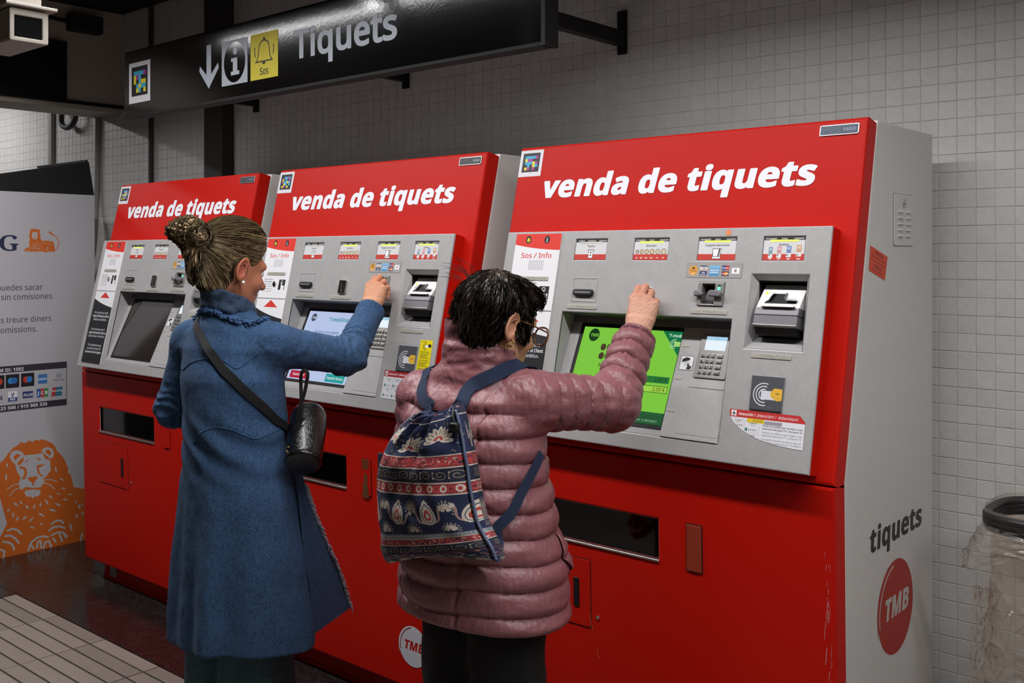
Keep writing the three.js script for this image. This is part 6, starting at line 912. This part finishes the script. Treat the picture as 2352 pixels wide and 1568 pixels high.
    const redBand = (y, hh, kind) => { g.fillStyle = RD; g.fillRect(0, y, w, hh); g.fillStyle = CR; g.fillRect(0, y, w, 8); g.fillRect(0, y + hh - 8, w, 8); dots(y + 14, NV, 64, 3); dots(y + hh - 14, NV, 64, 3); if (kind) for (let i = 0; i < 10; i++) { const x = (i + 0.5) * w / 10; disc(g, x, y + hh / 2, 19, 22, CR); disc(g, x, y + hh / 2, 9, 11, RD); disc(g, x + w / 20, y + hh / 2, 7, 7, '#5a2430'); } else for (let i = 0; i < 150; i++) { const x = rnd() * w, yy = y + 18 + rnd() * (hh - 36); g.save(); g.translate(x, yy); g.rotate(rnd() * 6); g.fillStyle = [CR, '#d98a80', '#4a2634', NV][Math.floor(rnd() * 4)]; g.fillRect(-7, -3, 14, 6); g.restore(); } };
    const scroll = (y, hh) => { g.fillStyle = '#1b2138'; g.fillRect(0, y, w, hh); for (let i = 0; i < 9; i++) { const x = (i + 0.5) * w / 9, s = i % 2 ? 1 : -1; g.strokeStyle = TN; g.lineWidth = 6; g.beginPath(); for (let k = 0; k < 40; k++) { const a = k * 0.26 * s, r = 6 + k * 0.95; g.lineTo(x + Math.cos(a) * r, y + hh / 2 + Math.sin(a) * r * 0.75); } g.stroke(); disc(g, x + 52, y + hh * 0.3, 6, 6, CR); disc(g, x + 48, y + hh * 0.7, 5, 5, CR); } };
    g.fillStyle = CR; g.fillRect(0, 92, w, 9); for (let i = 0; i < 60; i++) { g.fillStyle = rnd() > 0.5 ? RD : CR; g.fillRect(rnd() * w, rnd() * 84, 14, 6); }
    for (const [x, y, s] of [[120, 262, 92], [380, 322, 100], [640, 262, 100]]) fan(x, y, s);
    redBand(376, 92, 0); scroll(468, 84); redBand(552, 72, 1);
    for (let i = 0; i < 4; i++) { pais(90 + i * 230, 742, 82, i % 2 ? 0.25 : -0.1); fan(205 + i * 230, 700, 32); fan(205 + i * 230, 838, 36); }
    g.fillStyle = GY; g.fillRect(0, 868, w, 34); dots(885, CR, 44, 5); redBand(902, 66, 0); scroll(968, 84); g.fillStyle = RD; g.fillRect(0, 1052, w, 5);
    for (let i = 0; i < 90; i++) { const x = rnd() * w, y = 1064 + rnd() * 60; disc(g, x, y, 11, 9, ['#7c3a3a', '#8a5240', '#5a2a44', '#6f8fa0'][Math.floor(rnd() * 4)]); disc(g, x, y, 4, 3, CR); }
    g.fillStyle = TN; g.fillRect(0, 1128, w, 6); for (let i = 0; i < 8; i++) fan(70 + i * 130, 1196, 44);
  });
  const Lp = [[-0.018, 1.196], [-0.063, 1.166], [-0.116, 1.118], [-0.152, 1.066], [-0.168, 1.006], [-0.165, 0.943], [-0.158, 0.881], [-0.16, 0.84], [-0.14, 0.812]], Rp = [[0.085, 1.222], [0.102, 1.185], [0.116, 1.14], [0.128, 1.093], [0.14, 1.037], [0.155, 0.98], [0.172, 0.945], [0.195, 0.915], [0.205, 0.885]];
  const lc = new THREE.SplineCurve(Lp.map(p => new THREE.Vector2(...p))), rc = new THREE.SplineCurve(Rp.map(p => new THREE.Vector2(...p)));
  const bagPoint = (u, v, front) => {
    const a = lc.getPoint(v), b = rc.getPoint(v), e = Math.pow(Math.max(0, 1 - Math.abs(2 * u - 1) ** 3.2), 0.55), vv = Math.pow(Math.sin(Math.PI * clamp(0.03 + v * 0.94)), 0.4), top = smooth(0.35, 0.0, v), x = lerp(a.x, b.x, u);
    let y = lerp(a.y, b.y, u) - 0.028 * Math.sin(Math.PI * u) * smooth(0.5, 0, v) * 0.6 + 0.02 * Math.sin(Math.PI * u) * smooth(0.86, 1, v);
    const gather = top * 0.013 * Math.sin(u * 27 + 1.3 * Math.sin(v * 9)) + 0.004 * noise3(u * 5, v * 7, 2) + 0.010 * Math.exp(-((u - 0.56) ** 2) / 0.002) * smooth(0.62, 0.1, v) * -1.4;
    const thick = 0.07 * e * vv, z0 = 0.168 - 0.1 * Math.max(0, Math.abs(x + 0.03) - 0.05);
    return [x, y, front ? z0 + 0.012 + thick + gather * e : z0 - 0.004];
  };
  { const nu = 90, nv = 100, pos = [], uv = [], idx = []; for (const f of [1, 0]) for (let j = 0; j <= nv; j++) for (let i = 0; i <= nu; i++) { pos.push(...bagPoint(i / nu, j / nv, f)); uv.push(f ? i / nu : 1 - i / nu, 1 - j / nv); }
    const S = (nu + 1) * (nv + 1), at = (f, i, j) => (f ? 0 : S) + j * (nu + 1) + i; for (let j = 0; j < nv; j++) for (let i = 0; i < nu; i++) { idx.push(at(1, i, j), at(1, i, j + 1), at(1, i + 1, j + 1), at(1, i, j), at(1, i + 1, j + 1), at(1, i + 1, j)); idx.push(at(0, i, j), at(0, i + 1, j + 1), at(0, i, j + 1), at(0, i, j), at(0, i + 1, j), at(0, i + 1, j + 1)); }
    const join = (a, b, c, d) => idx.push(a, b, c, a, c, d); for (let j = 0; j < nv; j++) { join(at(1, 0, j), at(0, 0, j), at(0, 0, j + 1), at(1, 0, j + 1)); join(at(1, nu, j), at(1, nu, j + 1), at(0, nu, j + 1), at(0, nu, j)); } for (let i = 0; i < nu; i++) { join(at(1, i, 0), at(1, i + 1, 0), at(0, i + 1, 0), at(0, i, 0)); join(at(1, i, nv), at(0, i, nv), at(0, i + 1, nv), at(1, i + 1, nv)); }
    const g = new THREE.BufferGeometry(); g.setAttribute('position', new THREE.Float32BufferAttribute(pos, 3)); g.setAttribute('uv', new THREE.Float32BufferAttribute(uv, 2)); g.setIndex(idx); g.computeVertexNormals();
    obj('sack', g, std({ map: T.paisley, roughness: 0.9, bumpMap: rep(texGrain, 3), bumpScale: 0.0008 }), bp, 'patterned navy sack gathered at the top'); }
  const edge = (u, f) => { const q = []; for (let j = 0; j <= 30; j++) { const p = bagPoint(u, 0.06 + j / 30 * 0.92, 1); q.push([p[0] + (u > 0.5 ? 0.004 : -0.004), p[1], p[2] - 0.004 + f]); } return q; };
  obj('zip', tube(edge(0.985, 0.006), 0.0042, 60, 6), std({ color: 0x5f6c86, roughness: 0.5, metalness: 0.3 }), bp, 'grey zip along the edge');
  obj('piping', tube(edge(0.012, 0.004), 0.003, 60, 6), std({ color: 0x8a8fa0, roughness: 0.8 }), bp);
  obj('cord_lock', merge([new RoundedBoxGeometry(0.024, 0.02, 0.018, 2, 0.006).translate(0.106, 1.175, 0.205), tube([[0.088, 1.215, 0.19], [0.1, 1.195, 0.205], [0.108, 1.175, 0.205], [0.112, 1.15, 0.203]], 0.003, 12, 6)]), M.black, bp, 'black cord lock');
  obj('side_tab', new RoundedBoxGeometry(0.016, 0.042, 0.006, 2, 0.002).translate(-0.174, 1.055, 0.178), M.navy, bp, 'small fabric tab');
  const onJ = list => list.map(([a, y]) => { const r = trunk.at(y), p = settle(jacket, V(r[1] + Math.cos(a) * r[3], y, r[2] + Math.sin(a) * r[4]), 0.004); return [p.x, p.y, p.z]; });
  const blendEnd = tt => tt > 0.8 ? smooth(1, 0.8, tt) : 1;
  const smoothJ = (x, y, z) => jacket(x, y, z) - 0.004, overJ = (x, y, z) => trunk(x, y, z) - 0.013;
  obj('strap', ribbon(smoothJ, [[-0.125, 1.19, -0.12], [-0.135, 1.24, -0.06], [-0.135, 1.26, 0.0], [-0.125, 1.25, 0.06], ...onJ([[2.0, 1.225]]), [-0.03, 1.2, 0.17], [-0.005, 1.185, 0.185]], 0.03, 0.003, 0, 50, blendEnd), M.navy, bp, 'navy shoulder strap');
  obj('strap', ribbon(smoothJ, [[0.085, 1.2, -0.13], [0.09, 1.26, -0.08], [0.092, 1.29, -0.02], [0.082, 1.275, 0.05], ...onJ([[0.95, 1.245]]), [0.055, 1.215, 0.15], [0.08, 1.2, 0.185]], 0.034, 0.003, 0, 50, blendEnd), M.navy, bp, 'navy shoulder strap');
  obj('lower_strap', ribbon(overJ, [[0.2, 0.885, 0.175], [0.19, 0.91, 0.15], ...onJ([[0.7, 0.935], [0.5, 0.97], [0.3, 1.01], [0.1, 1.05], [-0.1, 1.09]])], 0.024, 0.003, 0, 50, tt => tt < 0.25 ? smooth(0, 0.25, tt) : 1), M.navy, bp, 'navy lower strap end');
}
renderer.render(scene, camera);
